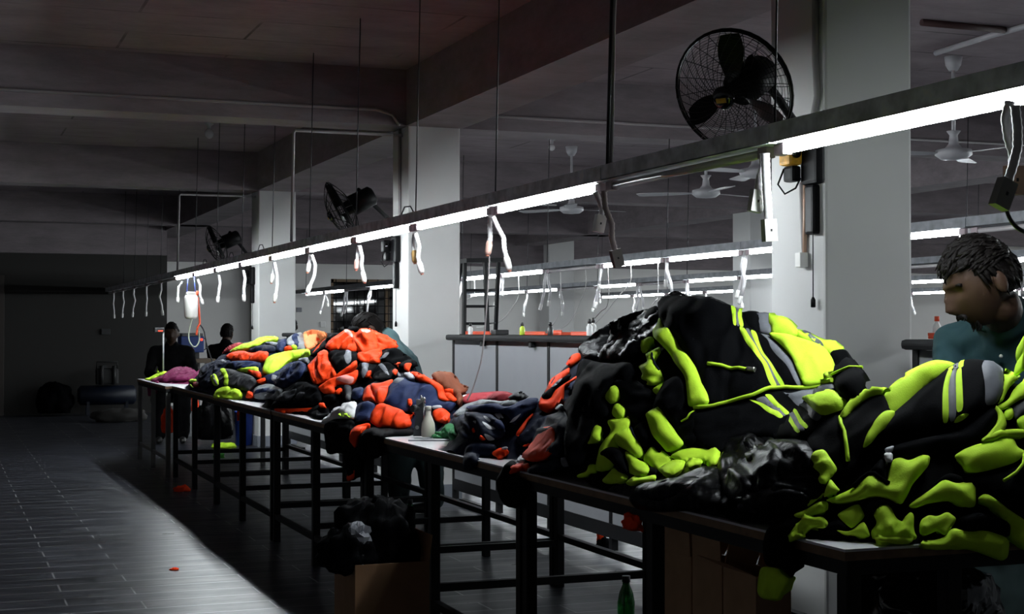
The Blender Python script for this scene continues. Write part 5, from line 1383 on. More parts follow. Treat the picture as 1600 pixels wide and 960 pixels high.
# ------------------------------------------------------------------ steam iron bottle, generator, stand
y = 15.55
c = on_y(298.5, 480, y)
t = thing('drip_bottle', 'white drip bottle hung by blue strings from the far end of the lit tubes', 'bottle', tuple(c))
M_MILK = mat('white translucent plastic', (.80, .79, .75), .4)
bm = MB(); hw, hh = .072, .125
prof = [(.02, -hh), (.055, -hh + .006), (.068, -hh + .03), (hw, 0), (hw, hh - .03), (.06, hh - .006), (.045, hh)]
bm.lathe(prof, tuple(c), 20).build('bottle_body', M_MILK, t)
MB().tube([c + Vector((-.05, 0, hh)), c + Vector((-.04, 0, hh + .02)), c + Vector((.04, 0, hh + .02)), c + Vector((.05, 0, hh))], .012, 8).build('handle', M_MILK, t)
for s in (-1, 1): MB().tube([c + Vector((s * .045, 0, hh)), c + Vector((s * .03, 0, ZT - c.z + .02))], .005, 6).build('string', mat('blue string', (.05, .08, .35), .6), t)
MB().lathe([(.012, 0), (.018, .01), (.014, .04), (.0001, .05)], tuple(c + Vector((.062, 0, hh - .005))), 10).build('red_cap', M_ORP, t)
def py(pxs): return [on_y(a, b_, y) for a, b_ in pxs]
def hose(name, m, pxs, r):
    P = py(pxs); Q = []
    for i in range(len(P) - 1):
        p0, p1, p2, p3 = P[max(i-1, 0)], P[i], P[i+1], P[min(i+2, len(P)-1)]
        for k in range(5):
            w = k / 5; Q.append(.5 * ((2*p1) + (p2-p0)*w + (2*p0-5*p1+4*p2-p3)*w*w + (3*p1-p0-3*p2+p3)*w**3))
    Q.append(P[-1]); MB().tube(Q, r, 8).build(name, m, t)
hose('orange_hose', M_ORP, [(309, 465), (311, 485), (312, 505), (309, 512), (307, 524)], .011)
hose('pale_hose', mat('pale green hose', (.5, .55, .45), .4), [(300, 498), (296, 515), (295, 530), (300, 540), (306, 542), (311, 534), (311, 520), (308, 512)], .007)
hose('black_lead', M_ROD, [(313, 508), (319, 518), (322, 535), (327, 552), (332, 566)], .007)
p = on_z(301, 640, .0); yg = 18.0
ga, gb2 = on_y(283, 526, yg), on_y(319, 551, yg)
zb = gb2.z
t = thing('steam_generator', 'blue steam box with red lights on the stand at the back', 'appliance', (ga.x, yg, zb))
M_BLUE = mat('blue enamel', (.015, .045, .20), .4)
MB().bbox((ga.x, yg, zb), (gb2.x, yg + .3, ga.z), .012).build('case', M_BLUE, t)
MB().bbox((ga.x + .01, yg + .01, ga.z), (gb2.x - .01, yg + .28, ga.z + .04), .01).build('top_cover', mat('grey cover', (.12, .12, .12), .5), t)
for a, b_, r in ((315, 531, .016), (301, 545, .008)):
    q = on_y(a, b_, yg); MB().lathe([(r, 0), (r * .9, .008), (.0001, .01)], tuple(q), 10, (0, -1, 0)).build('red_light', emit('red pilot light', (1, .05, .02), 2.5), t)
q = on_y(321, 538, yg + .05); MB().tube([(gb2.x, yg + .05, q.z + .07), (gb2.x + .03, yg + .05, q.z + .06), (gb2.x + .03, yg + .05, q.z - .06), (gb2.x, yg + .05, q.z - .07)], .008, 8).build('handle', M_BLP, t)
MB().box((ga.x + .06, yg + .05, zb - .075), (gb2.x - .05, yg + .25, zb)).build('base', M_BLP, t)
sz = zb - .0752
t = thing('machine_stand', 'brown topped stand with white pedestal under the blue steam box', 'stand', (ga.x + .15, yg + .15, 0))
MB().bbox((ga.x - .02, yg - .1, sz - .05), (gb2.x + .12, yg + .45, sz), .006).build('stand_top', mat('brown board', (.14, .105, .075), .6), t)
q0, q1 = on_y(285, 640, yg), on_y(299, 640, yg)
MB().bbox((q0.x, yg, 0), (q1.x, yg + .12, sz - .0502), .006).build('pedestal', mat('grey white enamel', (.35, .36, .38), .5), t)
for xx in (q1.x + .12, gb2.x + .06): MB().box((xx, yg + .3, 0), (xx + .03, yg + .33, sz - .0502)).build('leg', M_GREYLEG, t)
p = on_z(255, 585, TT)
t = thing('thread_stand', 'thin white pole with a small red lit head on the far table corner', 'stand', tuple(p))
top = CAM_H + (515 - 512) * 14.7 / F_PX
MB().lathe([(.05, 0), (.05, .008), (.012, .012)], tuple(p), 14).build('base', M_FAN, t)
MB().tube([p, Vector((p.x, p.y, top))], .009, 8).build('pole', mat('white pole enamel', (.6, .6, .62), .4), t)
MB().bbox((p.x - .10, p.y - .03, top - .05), (p.x + .008, p.y + .03, top + .0), .006).build('head', M_BLP, t)
MB().box((p.x - .06, p.y - .034, top - .04), (p.x - .01, p.y - .0302, top - .03)).build('red_light', MATS['red pilot light'], t)

# ------------------------------------------------------------------ cartons, bottles, bags
M_CARD = mat('brown cardboard', (0.60, 0.37, 0.22), 0.85, var=.10, vscale=9, bump=.06, bscale=90)
M_CARD2 = mat('darker brown cardboard', (0.30, 0.165, 0.085), 0.85, var=.12, vscale=9)
M_PLASTIC = mat('crumpled clear plastic', (0.75, 0.78, 0.85), 0.12, spec=.6, alpha=.16)
def carton(name, label, x0, x1, y0, y1, h, flaps, m, group):
    t = thing(name, label, 'carton', ((x0 + x1) / 2, (y0 + y1) / 2, 0), group)
    th = .005
    b = MB().box((x0, y0, 0), (x1, y1, th)).box((x0, y0, th), (x0 + th, y1, h)).box((x1 - th, y0, th), (x1, y1, h)).box((x0 + th, y0, th), (x1 - th, y0 + th, h)).box((x0 + th, y1 - th, th), (x1 - th, y1, h))
    b.build('carton_body', m, t)
    for side, tilt, fh in flaps:
        c, s = math.cos(tilt) * fh, math.sin(tilt) * fh
        a = {'x-': [(x0, y0), (x0, y1), (-s, 0)], 'x+': [(x1, y0), (x1, y1), (s, 0)], 'y-': [(x0, y0), (x1, y0), (0, -s)], 'y+': [(x0, y1), (x1, y1), (0, s)]}[side]
        (ax, ay), (bx_, by), (dx, dy) = a; n = Vector((by - ay, ax - bx_, 0)).normalized() * .002
        A, B = Vector((ax, ay, h + .001)), Vector((bx_, by, h + .001)); D = Vector((dx, dy, c)); g = (B - A).normalized() * .004
        vs = [A + g + n, B - g + n, B - g + D + n, A + g + D + n, A + g - n, B - g - n, B - g + D - n, A + g + D - n]
        MB().add(vs, [(0,1,2,3),(7,6,5,4),(0,4,5,1),(1,5,6,2),(2,6,7,3),(3,7,4,0)]).build('flap', m, t)
    return t
cx0 = 2.26
ys = [on_x(px, 850, cx0).y for px in (1035, 1081, 1129, 1182)]
hz = [on_x(px, y_, cx0).z for px, y_ in ((1058, 864), (1104, 878), (1150, 893))]
H = sum(hz) / 3
for i, (lab, fl_) in enumerate((('open carton under the table, farthest of the three beside the paired legs', [('x-', .05, .115), ('x+', .6, .1), ('y+', .1, .08)]),
                                ('open carton under the table, middle one of the three', [('x-', .04, .115), ('x+', .5, .1)]),
                                ('open carton under the table whose flap stands aslant, nearest of three', [('y+', -.35, .12), ('x+', .3, .12), ('x-', 1.15, .10)]))):
    carton('cardboard_carton', lab, cx0, cx0 + .12, ys[i + 1] + .004, ys[i] - .004, H, fl_, M_CARD, 'open cartons under the table')
ctop = .372
kc = on_z(555, 884, ctop)
bx0, by0 = kc.x, kc.y
carton('cardboard_carton', 'large carton of black cloth standing in the aisle before the table legs', bx0, bx0 + .30, by0, by0 + .32, ctop, [('x+', .12, .10), ('y+', .9, .12)], M_CARD2, 'aisle carton')
def lump(name, label, cat, c, r, m, seed, amp=.25, parts=None, flat=.0, group=None, res=40):
    "soft crumpled bundle: one closed surface"
    t = MB(); n, k = res, res // 2
    vs = []; fs = []
    for i in range(k + 1):
        th = math.pi * i / k
        for j in range(n):
            ph = 2 * math.pi * j / n
            d = Vector((math.sin(th) * math.cos(ph), math.sin(th) * math.sin(ph), -math.cos(th)))
            q = d * 2.2 + Vector((seed, seed * .7, 0))
            e = 1 + amp * noise.noise(q) + amp * .6 * (1 - abs(noise.noise(q * 2.3)) * 3) * .4
            z = d.z * r[2] * e
            if d.z < -.55: z = -.55 * r[2] * (1 - flat) + z * .0
            vs.append((c[0] + d.x * r[0] * e, c[1] + d.y * r[1] * e, c[2] + z))
    for i in range(k):
        for j in range(n): fs.append((i*n+j, i*n+(j+1)%n, (i+1)*n+(j+1)%n, (i+1)*n+j))
    t.add(vs, fs, True)
    if label is None: return t
    o = t.build(name, m, None, origin=(c[0], c[1], min(v[2] for v in vs))); tag(o, label, cat, group); return o
mx, my = bx0 + .14, by0 + .17
for i, (dx, dy, r, s) in enumerate(((-.12, .0, (.11, .15, .11), 1.3), (.04, .02, (.13, .14, .17), 4.1), (-.03, .08, (.13, .13, .16), 7.7))):
    lump('black_cloth', ['black cloth spilling over the left corner of the aisle carton', 'tallest black cloth bundle in the aisle carton', 'black cloth bundle between the others in the aisle carton'][i], 'cloth', (mx + dx, my + dy, ctop + .02 + .02 * i), r, BLACK, s, .35, group='black cloth in the aisle carton')
t = thing('plastic_bag', 'clear crumpled plastic bag glinting at the carton corner in the aisle', 'plastic bag', (bx0 + .02, by0 + .08, ctop))
def crumple(c, r, seed, m, name):
    b_ = lump(name, None, None, c, r, m, seed, .7, res=22); b_.sm = [False] * len(b_.sm); return b_.build(name, m, t)
crumple((bx0 + .04, by0 + .12, ctop + .09), (.055, .055, .05), 2.2, mat('white crumpled plastic', (.6, .62, .68), .15, spec=.6, alpha=.55), 'knot')
crumple((bx0 + .02, by0 + .16, ctop + .0), (.05, .14, .07), 5.2, M_PLASTIC, 'bag_film')
M_GREENB = mat('green bottle plastic', (.02, .30, .05), .12, spec=.6, trans=.55)
def green_bottle(label, p, s=1.0):
    t = thing('green_bottle', label, 'bottle', tuple(p), 'green bottles')
    MB().lathe([(r * s, z * s) for r, z in ((.026, 0), (.032, .01), (.033, .06), (.030, .10), (.033, .14), (.033, .18), (.026, .215), (.014, .245), (.013, .26))], tuple(p), 20).build('bottle_body', M_GREENB, t)
    MB().lathe([(.0155 * s, .255 * s), (.0155 * s, .278 * s)], tuple(p), 14).build('cap', M_BLP, t)
dd = 5.97; a = at_d(978, 600, dd); green_bottle('green bottle with dark cap on the floor before the cartons', (a.x, a.y, 0), 1.06)
dd = 8.75; a = at_d(641, 600, dd); green_bottle('green bottle on the floor by the legs of the bending person', (a.x, a.y, 0), 1.02)
# bag of black cloth in plastic under the near table
bc = tuple(at_d(1445, 968, 4.2))
M_BAGS = mat('black cloth in shiny film', (0.006, 0.006, 0.009), 0.18, spec=.7, crease=1.0, cscale=16)
t = thing('bagged_cloth', 'film-wrapped bundle of black cloth under the near table end', 'bag', (bc[0], bc[1], 0))
b_ = lump('x', None, None, bc, (.20, .20, .19), None, 3.3, .28, res=56); b_.build('bundle', M_BAGS, t)
lump('red_cloth', 'red cloth showing over the film-wrapped black bundle', 'cloth', tuple(at_d(1448, 906, 4.45)), (.12, .06, .05), RED, 6.1, .4)
lump('white_scrap', 'white scrap lying low against the film-wrapped bundle', 'scrap', (2.36, 3.12, .26), (.05, .05, .03), WHITEC, 2.0, .4)
o = bpy.data.objects['red_cloth']; o.location.z = o.location.z

# ------------------------------------------------------------------ scraps on the floor
def scrap(label, px, py, w, m, name='cloth_scrap', h=.035, seed=1.0):
    p = on_z(px, py, 0.0); d = (p - Vector(CAM)).dot(Vector(FWD)); r = w / 2 * d / F_PX
    lump(name, label, 'scrap', (p.x, p.y, h * .5), (r, r * .8, h), m, seed, .55, res=22, group='scraps on the floor')
scrap('orange scrap on the shaded floor before the far tables', 285, 768, 24, ORANGE, h=.03)
scrap('tiny orange scrap on the lit strip of floor', 273, 891, 13, ORANGE, h=.008, seed=2)
scrap('black scrap with orange loop on the floor beyond the table braces', 944, 862, 24, BLACK, h=.05, seed=3)
scrap('glowing orange loop on top of the black floor scrap', 939, 851, 12, ORANGE, h=.08, seed=4)
scrap('orange scrap at the foot of the panelled bench', 828, 813, 10, ORANGE, h=.03, seed=5)
scrap('lime scrap under the far tables', 350, 701, 34, LIME, h=.04, seed=6)
scrap('green scrap under the far tables, nearer than the lime one', 342, 716, 16, mat('green cloth', (.05, .35, .03), .8), h=.03, seed=7)
lump('orange_bundle', 'orange cloth tail poking out beside the paired legs near the cartons', 'cloth', tuple(at_d(988, 819, 4.35)), (.02, .05, .03), ORANGE, 8.0, .4)
# things standing under and behind the far tables
def at_floor(px, py): return on_z(px, py, 0)
lump('orange_cloth', 'orange cloth hanging low under the farthest table', 'cloth', tuple(at_d(262, 662, 14.9)), (.06, .06, .17), ORANGE, 1.5, .3)
lump('orange_cloth', 'orange cloth beside the white pedestal under the far tables', 'cloth', tuple(on_y(302, 633, 18.06)), (.06, .06, .13), ORANGE, 2.5, .3)
lump('orange_cloth', 'orange cloth hanging behind the grey leg near the blue tub', 'cloth', tuple(at_d(375, 650, 15.0)), (.03, .03, .09), ORANGE, 3.5, .3)
q = at_floor(334, 694); lump('black_bag', 'black rubbish bag on the floor behind the far tables', 'bag', (q.x, q.y, .22), (.20, .20, .30), NYLON, 4.5, .3)
q = at_floor(381, 696)
t = thing('blue_tub', 'blue tub standing just left of the farthest column', 'tub', (q.x, q.y, 0))
MB().lathe([(.08, 0), (.088, .01), (.10, .36), (.106, .36), (.106, .38), (.095, .38), (.082, .02), (.0001, .018)], (q.x, q.y, 0), 24).build('tub_body', mat('blue plastic', (.02, .06, .36), .4), t)
# compressor, bag and pallet sack by the dark wall
q = at_floor(157, 644); q = Vector((q.x, min(q.y, YW - .45), 0))
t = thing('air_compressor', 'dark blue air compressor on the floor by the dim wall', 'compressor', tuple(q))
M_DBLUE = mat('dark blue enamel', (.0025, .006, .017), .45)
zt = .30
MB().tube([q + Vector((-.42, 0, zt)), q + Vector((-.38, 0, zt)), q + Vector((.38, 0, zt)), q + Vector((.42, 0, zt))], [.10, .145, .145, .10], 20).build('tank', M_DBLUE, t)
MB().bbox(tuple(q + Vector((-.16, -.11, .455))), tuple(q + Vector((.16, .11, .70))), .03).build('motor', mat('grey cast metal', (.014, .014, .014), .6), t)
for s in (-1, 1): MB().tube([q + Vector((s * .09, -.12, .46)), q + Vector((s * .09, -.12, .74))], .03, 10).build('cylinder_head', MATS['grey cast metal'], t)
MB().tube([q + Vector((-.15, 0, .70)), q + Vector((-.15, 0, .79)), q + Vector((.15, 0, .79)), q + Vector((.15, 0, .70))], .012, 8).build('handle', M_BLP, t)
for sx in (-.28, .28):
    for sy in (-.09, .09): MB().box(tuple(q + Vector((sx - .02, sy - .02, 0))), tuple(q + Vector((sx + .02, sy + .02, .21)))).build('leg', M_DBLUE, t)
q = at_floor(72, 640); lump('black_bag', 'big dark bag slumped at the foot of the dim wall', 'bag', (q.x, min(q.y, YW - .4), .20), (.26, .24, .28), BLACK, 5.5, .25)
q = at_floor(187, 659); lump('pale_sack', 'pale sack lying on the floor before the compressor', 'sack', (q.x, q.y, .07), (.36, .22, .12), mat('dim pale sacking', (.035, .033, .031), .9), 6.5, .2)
# small boxes on the walls
M_SWBOX = mat('dark switch plate', (.02, .02, .022), .5)
def wallbox(px0, py0, px1, py1, y, label, m, name='switch_box'):
    a, b_ = on_y(px0, py0, y), on_y(px1, py1, y)
    o = MB().bbox((a.x, y - .035, b_.z), (b_.x, y - .0005, a.z), .006).build(name, m, None, origin=(a.x, y, b_.z)); tag(o, label, 'switch', 'wall boxes')
wallbox(158, 514, 172, 523, YW, 'dark switch box on the dim wall, upper of two', M_SWBOX)
wallbox(160, 571, 167, 580, YW, 'dark switch box on the dim wall, lower of two', M_SWBOX)
wallbox(463, 481, 471, 488, YB, 'grey switch plate on the lit wall right of the farthest column', mat('grey plate', (.25, .25, .28), .5))
wallbox(500, 503, 508, 512, YB, 'white socket with plugs on the lit wall beside the barred window', M_SOCK)
# ------------------------------------------------------------------ people
M_SKIN = mat('brown skin', (0.034, 0.017, 0.0105), 0.6, spec=.2, bump=.04, bscale=150)
M_HAIR = mat('black hair', (0.003, 0.0022, 0.002), 0.6, spec=.07, bump=.3, bscale=180)
M_TEAL = mat('dark teal cotton', (0.016, 0.043, 0.052), 0.85, spec=.2, crease=1.0, cscale=10)
M_TEALL = mat('grey teal cotton', (0.10, 0.17, 0.18), 0.8, spec=.2, crease=.7, cscale=9)
M_TROUS = mat('deep green grey cotton', (0.035, 0.055, 0.055), 0.85, spec=.2, crease=.8, cscale=7)
M_SHOE = mat('dark leather', (0.012, 0.011, 0.011), 0.45)

def remesh(name, cones, m, parent, voxel, extra=None, smooth=4, noise_amp=0.0):
    "one continuous surface out of tapering limbs"
    mb = MB()
    for p0, p1, r0, r1 in cones:
        p0, p1 = Vector(p0), Vector(p1)
        n = max(2, int((p1 - p0).length / .03) + 1)
        mb.tube([p0.lerp(p1, i / n) for i in range(n + 1)], [r0 + (r1 - r0) * i / n for i in range(n + 1)], 14)
        mb.ball(tuple(p0), r0, 14); mb.ball(tuple(p1), r1, 14)
    if extra: extra(mb)
    o = mb.build('tmp', m, None)
    md = o.modifiers.new('r', 'REMESH'); md.mode = 'VOXEL'; md.voxel_size = voxel
    ms = o.modifiers.new('s', 'SMOOTH'); ms.factor = .5; ms.iterations = smooth
    dg = bpy.context.evaluated_depsgraph_get(); dg.update()
    me = bpy.data.meshes.new_from_object(o.evaluated_get(dg))
    bpy.data.objects.remove(o)
    o0 = Vector(parent['_o'])
    co = np.empty(len(me.vertices) * 3); me.vertices.foreach_get('co', co); co = co.reshape(-1, 3)
    if noise_amp:
        no = np.empty(len(me.vertices) * 3); me.vertices.foreach_get('normal', no); no = no.reshape(-1, 3)
        co = co + no * (noise_amp * (perlin(co[:, 0] * 9 + co[:, 1] * 5, co[:, 2] * 13, 4) + .6 * perlin(co[:, 0] * 19, co[:, 2] * 23 + co[:, 1] * 9, 6)))[:, None]
    co = co - np.array(o0)
    me.vertices.foreach_set('co', co.ravel()); me.polygons.foreach_set('use_smooth', [True] * len(me.polygons)); me.update()
    me.materials.clear(); me.materials.append(m); me.name = name
    ob = bpy.data.objects.new(name, me); COL.objects.link(ob); ob.parent = parent; ob['_o'] = tuple(o0)
    return ob

def head_shape(C, f, u, s):
    "points on a head: C skull centre, f facing, u up; returns function adding it to a mesh and the frame"
    f = Vector(f).normalized(); u = (Vector(u) - f * Vector(u).dot(f)).normalized(); r = f.cross(u)
    def add(mb):
        n, k = 44, 34; vs = []; fs = []
        for i in range(k + 1):
            th = math.pi * i / k
            for j in range(n):
                ph = 2 * math.pi * j / n
                dx, dy, dz = math.sin(th) * math.sin(ph), math.sin(th) * math.cos(ph), -math.cos(th)   # r, f, u
                x, y, z = dx * .076, dy * .098, dz * .118
                if dz < 0:                                              # jaw narrows, chin comes forward
                    q = -dz; x *= 1 - .30 * q ** 1.5; y = y * (1 - .10 * q) + (.018 * q if dy > -.2 else .030 * q)
                front = max(0, dy)
                def g(x0, z0, wx, wz): return math.exp(-((x - x0) / wx) ** 2 - ((z - z0) / wz) ** 2) * (front ** .7)
                y += .033 * g(0, -.044, .013, .017) + .020 * g(0, -.012, .010, .022) + .011 * g(0, .022, .045, .011)
                y -= .013 * g(.031, .0, .016, .013) + .013 * g(-.031, .0, .016, .013)
                y += .008 * g(0, -.068, .024, .007) + .006 * g(0, -.080, .020, .007) - .004 * g(0, -.074, .024, .004) + .012 * g(0, -.104, .022, .014)
                vs.append(C + (r * x + f * y + u * z) * s)
        for i in range(k):
            for j in range(n): fs.append((i*n+j, i*n+(j+1)%n, (i+1)*n+(j+1)%n, (i+1)*n+j))
        mb.add(vs, fs, True)
        for sd in (-1, 1):                                              # ears
            E = C + (r * (.076 * sd) - f * .012 - u * .012) * s
            vs = []; fs = []
            for i in range(9):
                th = math.pi * i / 8
                for j in range(12):
                    ph = 2 * math.pi * j / 12
                    vs.append(E + (r * (sd * .012 * math.sin(th) * math.cos(ph) + sd * .008) - f * (.019 * math.sin(th) * math.sin(ph)) - f * .006 + u * (-.033 * math.cos(th))) * s)
            for i in range(8):
                for j in range(12): fs.append((i*12+j, i*12+(j+1)%12, (i+1)*12+(j+1)%12, (i+1)*12+j))
            mb.add(vs, fs, True)
    return add, f, u, r

def hair_cap(parent, C, f, u, r, s, seed, fine=True, low=-.03):
    "hair: a cap of overlapping locks over skull, sides and nape"
    rg = random.Random(seed); mb = MB()
    n, k = 30, 18; vs = []; fs = []
    for i in range(k + 1):
        th = math.pi * .62 * i / k
        for j in range(n):
            ph = 2 * math.pi * j / n
            dx, dy, dz = math.sin(th) * math.sin(ph), math.sin(th) * math.cos(ph), math.cos(th)
            lim = 1.0
            if dy > .30 and dz < .45: lim = .78
            if dz < .12 and dy > -.20: lim = .78
            e = (1.10 + .03 * noise.noise(Vector((dx * 5 + seed, dy * 5, dz * 5)))) * lim
            vs.append(C + (r * dx * .078 * e + f * dy * .100 * e + u * dz * .121 * e) * s)
    for i in range(k):
        for j in range(n): fs.append((i*n+j, (i+1)*n+j, (i+1)*n+(j+1)%n, i*n+(j+1)%n))
    mb.add(vs, fs, True)
    for q in range(420 if fine else 70):
        th = math.acos(rg.uniform(-.15, 1)); ph = rg.uniform(0, 2 * math.pi)
        dx, dy, dz = math.sin(th) * math.sin(ph), math.sin(th) * math.cos(ph), math.cos(th)
        if dy > .25 and dz < .45: continue
        if dz < .1 and dy > -.1: continue
        p = C + (r * dx * .082 + f * dy * .104 + u * dz * .126) * s
        out = (r * dx + f * dy + u * dz).normalized()
        t_ = (f * (.8 if dz > .3 else -.2) + r * rg.uniform(-.5, .5) - u * (.2 if dz > .3 else .9)); t_ = (t_ - out * t_.dot(out)).normalized()
        L = rg.uniform(.02, .045) * s
        mb.tube([p - t_ * L * .4, p + t_ * L * .3 + out * .006 * s, p + t_ * L + out * rg.uniform(-.002, .007) * s], [.006 * s, .006 * s, .0008], 5)
    return mb.build('hair', M_HAIR, parent)

def hand_cones(W, d, side, s=1.0, curl=.5):
    "palm, four unequal bent fingers and a thumb leaving the side of the palm"
    W = Vector(W); d = Vector(d).normalized(); up = Vector((0, 0, 1)); sd = d.cross(up).normalized() * side; dn = sd.cross(d) * side
    if dn.z > 0: dn = -dn
    out = [(W, W + d * .05 * s, .024 * s, .026 * s)]
    for k, (o, L) in enumerate(((-.03, .070), (-.010, .082), (.010, .076), (.028, .058))):
        b = W + d * .075 * s + sd * o * s; out.append((W + d * .03 * s + sd * o * .7 * s, b, .014 * s, .0105 * s))
        k1 = b + (d + dn * curl * .6).normalized() * L * .5 * s; k2 = k1 + (d * .6 + dn * curl * 1.6).normalized() * L * .5 * s
        out += [(b, k1, .0100 * s, .009 * s), (k1, k2, .009 * s, .0075 * s)]
    b = W + d * .02 * s - sd * .024 * s; k1 = b + (d * .7 - sd * .7).normalized() * .04 * s; k2 = k1 + (d - sd * .15 + dn * .4).normalized() * .032 * s
    out += [(b, k1, .013 * s, .011 * s), (k1, k2, .011 * s, .0085 * s)]
    return out

def person(label, J, f, u, hs, shirt, trousers, voxel=.012, fine=False, seed=1, thick=1.0, extra_parts=None):
    J = {k: Vector(v) for k, v in J.items()}
    base = ((J['lf'] + J['rf']) / 2); base.z = 0
    t = thing('person', label, 'person', tuple(base))
    add, f, u, r = head_shape(J['head'], f, u, hs)
    neck_top = J['head'] - u * .085 * hs - f * .03 * hs
    body = [(J['neck'], neck_top, .062, .056), (J['neck'], J['chest'], .07, .12), (J['chest'], J['pelvis'], .12, .12)]
    for S in 'lr':
        body += [(J['neck'], J[S + 's'], .055, .052), (J[S + 's'], J[S + 'e'], .046, .037), (J[S + 'e'], J[S + 'w'], .036, .026)]
        body += hand_cones(J[S + 'w'], J[S + 'w'] - J[S + 'e'], 1 if S == 'l' else -1)
        body += [(J['pelvis'], J[S + 'h'], .11, .085), (J[S + 'h'], J[S + 'k'], .075, .055), (J[S + 'k'], J[S + 'f'] + Vector((0, 0, .09)), .05, .036)]
    remesh('body', body, M_SKIN, t, voxel, add, 3 if fine else 2)
    top = [(J['neck'] - u * .01, J['chest'], .085, .155 * thick), (J['chest'], J['pelvis'], .155 * thick, .155 * thick)]
    nt_ = J['head'] - u * .085 * hs - f * .03 * hs
    top += [(J['neck'] - f * .01, J['neck'].lerp(nt_, .5) - f * .012, .086, .076)]
    for S in 'lr':
        top += [(J['neck'].lerp(J[S + 's'], .25), J[S + 's'], .075, .076), (J[S + 's'], J[S + 'e'], .074, .058), (J[S + 'e'], J[S + 'e'].lerp(J[S + 'w'], .82), .058, .044)]
        top += [(J['chest'], J['chest'].lerp(J[S + 's'], .55), .14 * thick, .11), (J['pelvis'], J['pelvis'].lerp(J[S + 'h'], 1.0), .15, .12)]
    remesh('shirt', top, shirt, t, max(voxel, .012), None, 4, .010)
    bot = [(J['pelvis'], J['pelvis'] + Vector((0, 0, -.02)), .14, .14)]
    for S in 'lr': bot += [(J['pelvis'], J[S + 'h'], .13, .11), (J[S + 'h'], J[S + 'k'], .115, .10), (J[S + 'k'], J[S + 'f'] + Vector((0, 0, .10)), .10, .075)]
    remesh('trousers', bot, trousers, t, .016, None, 4, .010)
    for S in 'lr':
        fd = Vector((f.x, f.y, 0)).normalized() if 'toe' not in J else (J['toe'] - base).normalized(); fd.z = 0
        F = J[S + 'f']
        remesh('shoe', [(F + Vector((0, 0, .045)), F + fd * .09 + Vector((0, 0, .040)), .044, .040), (F + fd * .09 + Vector((0, 0, .04)), F + fd * .17 + Vector((0, 0, .034)), .040, .030)], M_SHOE, t, .012)
    hair_cap(t, J['head'], f, u, r, hs, seed, fine)
    if extra_parts: extra_parts(t, J, f, u, r, hs)
    return t

# ---- man bending over the near heap
def D(px, py, d): return at_d(px, py, d)
hc = D(1533, 440, 4.45)
facing = Vector(-RGT * .90 - UPV * .36 - FWD * .08); upv = Vector(UPV * .93 - RGT * .36)
def man_parts(t, J, f, u, r, s):
    C = J['head']; mb = MB(); mb2 = MB(); rg = random.Random(3)
    for i in range(120):                                             # moustache and chin beard
        x = rg.uniform(-.026, .026); lip = rg.random() < .6
        z = -.062 + rg.uniform(-.004, .004) - abs(x) * .25 if lip else -.100 + rg.uniform(-.012, .010)
        p = C + (r * x + f * (.098 - abs(x) * .5 if lip else .066 - abs(x) * .4) + u * z) * s
        (mb if lip else mb2).tube([p, p + (f * .006 - u * .010 + r * x * .2) * s], [.0035 * s, .001], 5)
    mb.build('moustache', M_HAIR, t); mb2.build('beard', M_HAIR, t)
    mb = MB()
    for sd in (-1, 1): mb.tube([C + (r * sd * x + f * (.098 - x * .45) + u * (.020 - (x - .03) ** 2 * 8)) * s for x in (.012, .025, .04, .052)], .005 * s, 6)
    mb.build('eyebrows', M_HAIR, t)
    mb = MB()
    N = J['neck']
    mb.tube([N + (Vector(RGT) * .082 * math.cos(a) + Vector(FWD) * .08 * math.sin(a)) + Vector(UPV) * (.030 + .022 * math.sin(a)) - Vector(RGT) * .012 for a in np.linspace(-1.2, 4.3, 22)], .016, 8, flat=1.0)
    mb.build('collar', M_TEAL, t)
    for k in range(3):
        q = J['neck'].lerp(J['chest'], .35 + .3 * k) - Vector(FWD) * (.125 + .02 * k) - Vector(RGT) * .05
        MB().ball(tuple(q), .006, 8).build('button', M_SOCK, t)
person('man with dark hair and moustache in a dark teal shirt, bent over the near heap', dict(
    head=hc, neck=D(1572, 520, 4.60), chest=D(1562, 618, 4.72), pelvis=D(1568, 765, 4.86),
    rs=D(1494, 540, 4.78), re=D(1482, 630, 4.66), rw=D(1455, 690, 4.50), ls=D(1652, 550, 4.52), le=D(1680, 690, 4.55), lw=D(1625, 720, 4.36),
    rh=D(1540, 800, 4.92), lh=D(1600, 805, 4.82), rk=D(1535, 960, 4.95), lk=D(1600, 965, 4.85), rf=tuple(D(1535, 900, 5.0).xy) + (0,), lf=tuple(D(1605, 900, 4.88).xy) + (0,)),
    facing, upv, 1.09, M_TEAL, M_TROUS, .005, True, 3, extra_parts=man_parts)

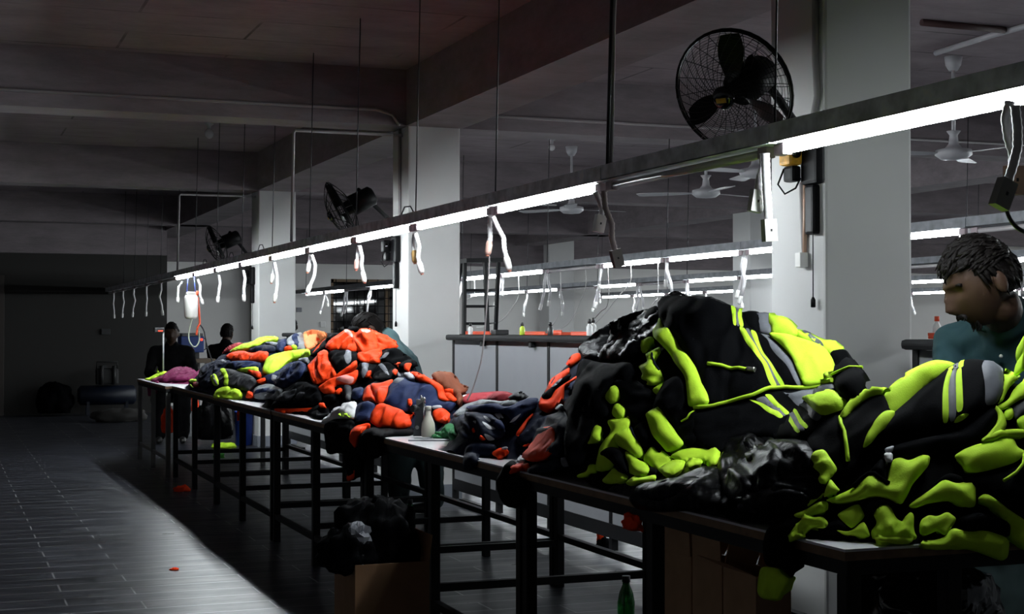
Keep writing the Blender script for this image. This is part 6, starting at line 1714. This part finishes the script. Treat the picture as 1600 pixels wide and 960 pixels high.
# ---- person bending behind the orange heap
dB = 10.25
person('person in a grey teal shirt bending down behind the big orange heap', dict(
    head=D(577, 516, dB - .05), neck=D(604, 534, dB), chest=D(624, 575, dB + .02), pelvis=D(645, 648, dB + .2),
    rs=D(596, 552, dB + .2), re=D(572, 590, dB + .15), rw=D(550, 600, dB + .02), ls=D(618, 556, dB - .17), le=D(600, 600, dB - .3), lw=D(575, 606, dB - .35),
    rh=D(664, 668, dB + .25), lh=D(625, 668, dB + .12), rk=D(672, 730, dB + .22), lk=D(622, 735, dB + .15), rf=tuple(D(678, 700, dB + .12).xy) + (0,), lf=tuple(D(624, 700, dB + .22).xy) + (0,)),
    -RGT * .75 - UPV * .55 - FWD * .1, UPV * .75 - RGT * .6, 1.0, M_TEALL, M_TROUS, .012, False, 5, .95)

# ---- seated sewers at the back
M_BSHIRT = mat('black cotton', (0.003, 0.003, 0.0035), 0.9, spec=.04)
def seated(label, px, py_head, d, fdir, seed):
    h = D(px, py_head, d); fdir = Vector(fdir).normalized(); sd = Vector((fdir.y, -fdir.x, 0))
    P = lambda a, b, z: (h.x + fdir.x * a + sd.x * b, h.y + fdir.y * a + sd.y * b, z)
    z = h.z
    t = thing('stool', 'stool under ' + label.split(' seated')[0], 'stool', P(-.06, 0, 0), 'stools')
    c = P(-.06, 0, 0)
    MB().bbox((c[0] - .16, c[1] - .16, z - .80), (c[0] + .16, c[1] + .16, z - .765), .01).build('seat', M_BLACKLAM, t)
    for a in (-.13, .13):
        for b in (-.13, .13): MB().box((c[0] + a - .015, c[1] + b - .015, 0), (c[0] + a + .015, c[1] + b + .015, z - .80)).build('leg', M_DARKMETAL, t)
    person(label, dict(head=h, neck=P(-.04, 0, z - .19), chest=P(-.05, 0, z - .36), pelvis=P(-.06, 0, z - .61),
        rs=P(-.05, .19, z - .22), ls=P(-.05, -.19, z - .22), re=P(.08, .25, z - .45), le=P(.08, -.25, z - .45), rw=P(.30, .16, z - .50), lw=P(.30, -.16, z - .50),
        rh=P(.0, .10, z - .645), lh=P(.0, -.10, z - .645), rk=P(.40, .13, z - .66), lk=P(.40, -.13, z - .66), rf=P(.42, .13, 0), lf=P(.42, -.13, 0)),
        fdir, (0, 0, 1), 1.0, M_BSHIRT, M_BSHIRT, .013, False, seed)
seated('person in black seated with back turned, left of the farthest column', 355, 521, 19.6, (.55, .75, 0), 7)
seated('person in black seated in the dark beside the blue steam box', 268, 521, 17.2, (-.15, -1, 0), 9)
seated('person mostly hidden seated behind the right edge of the farthest column', 455, 511, 20.5, (.3, .9, 0), 11)
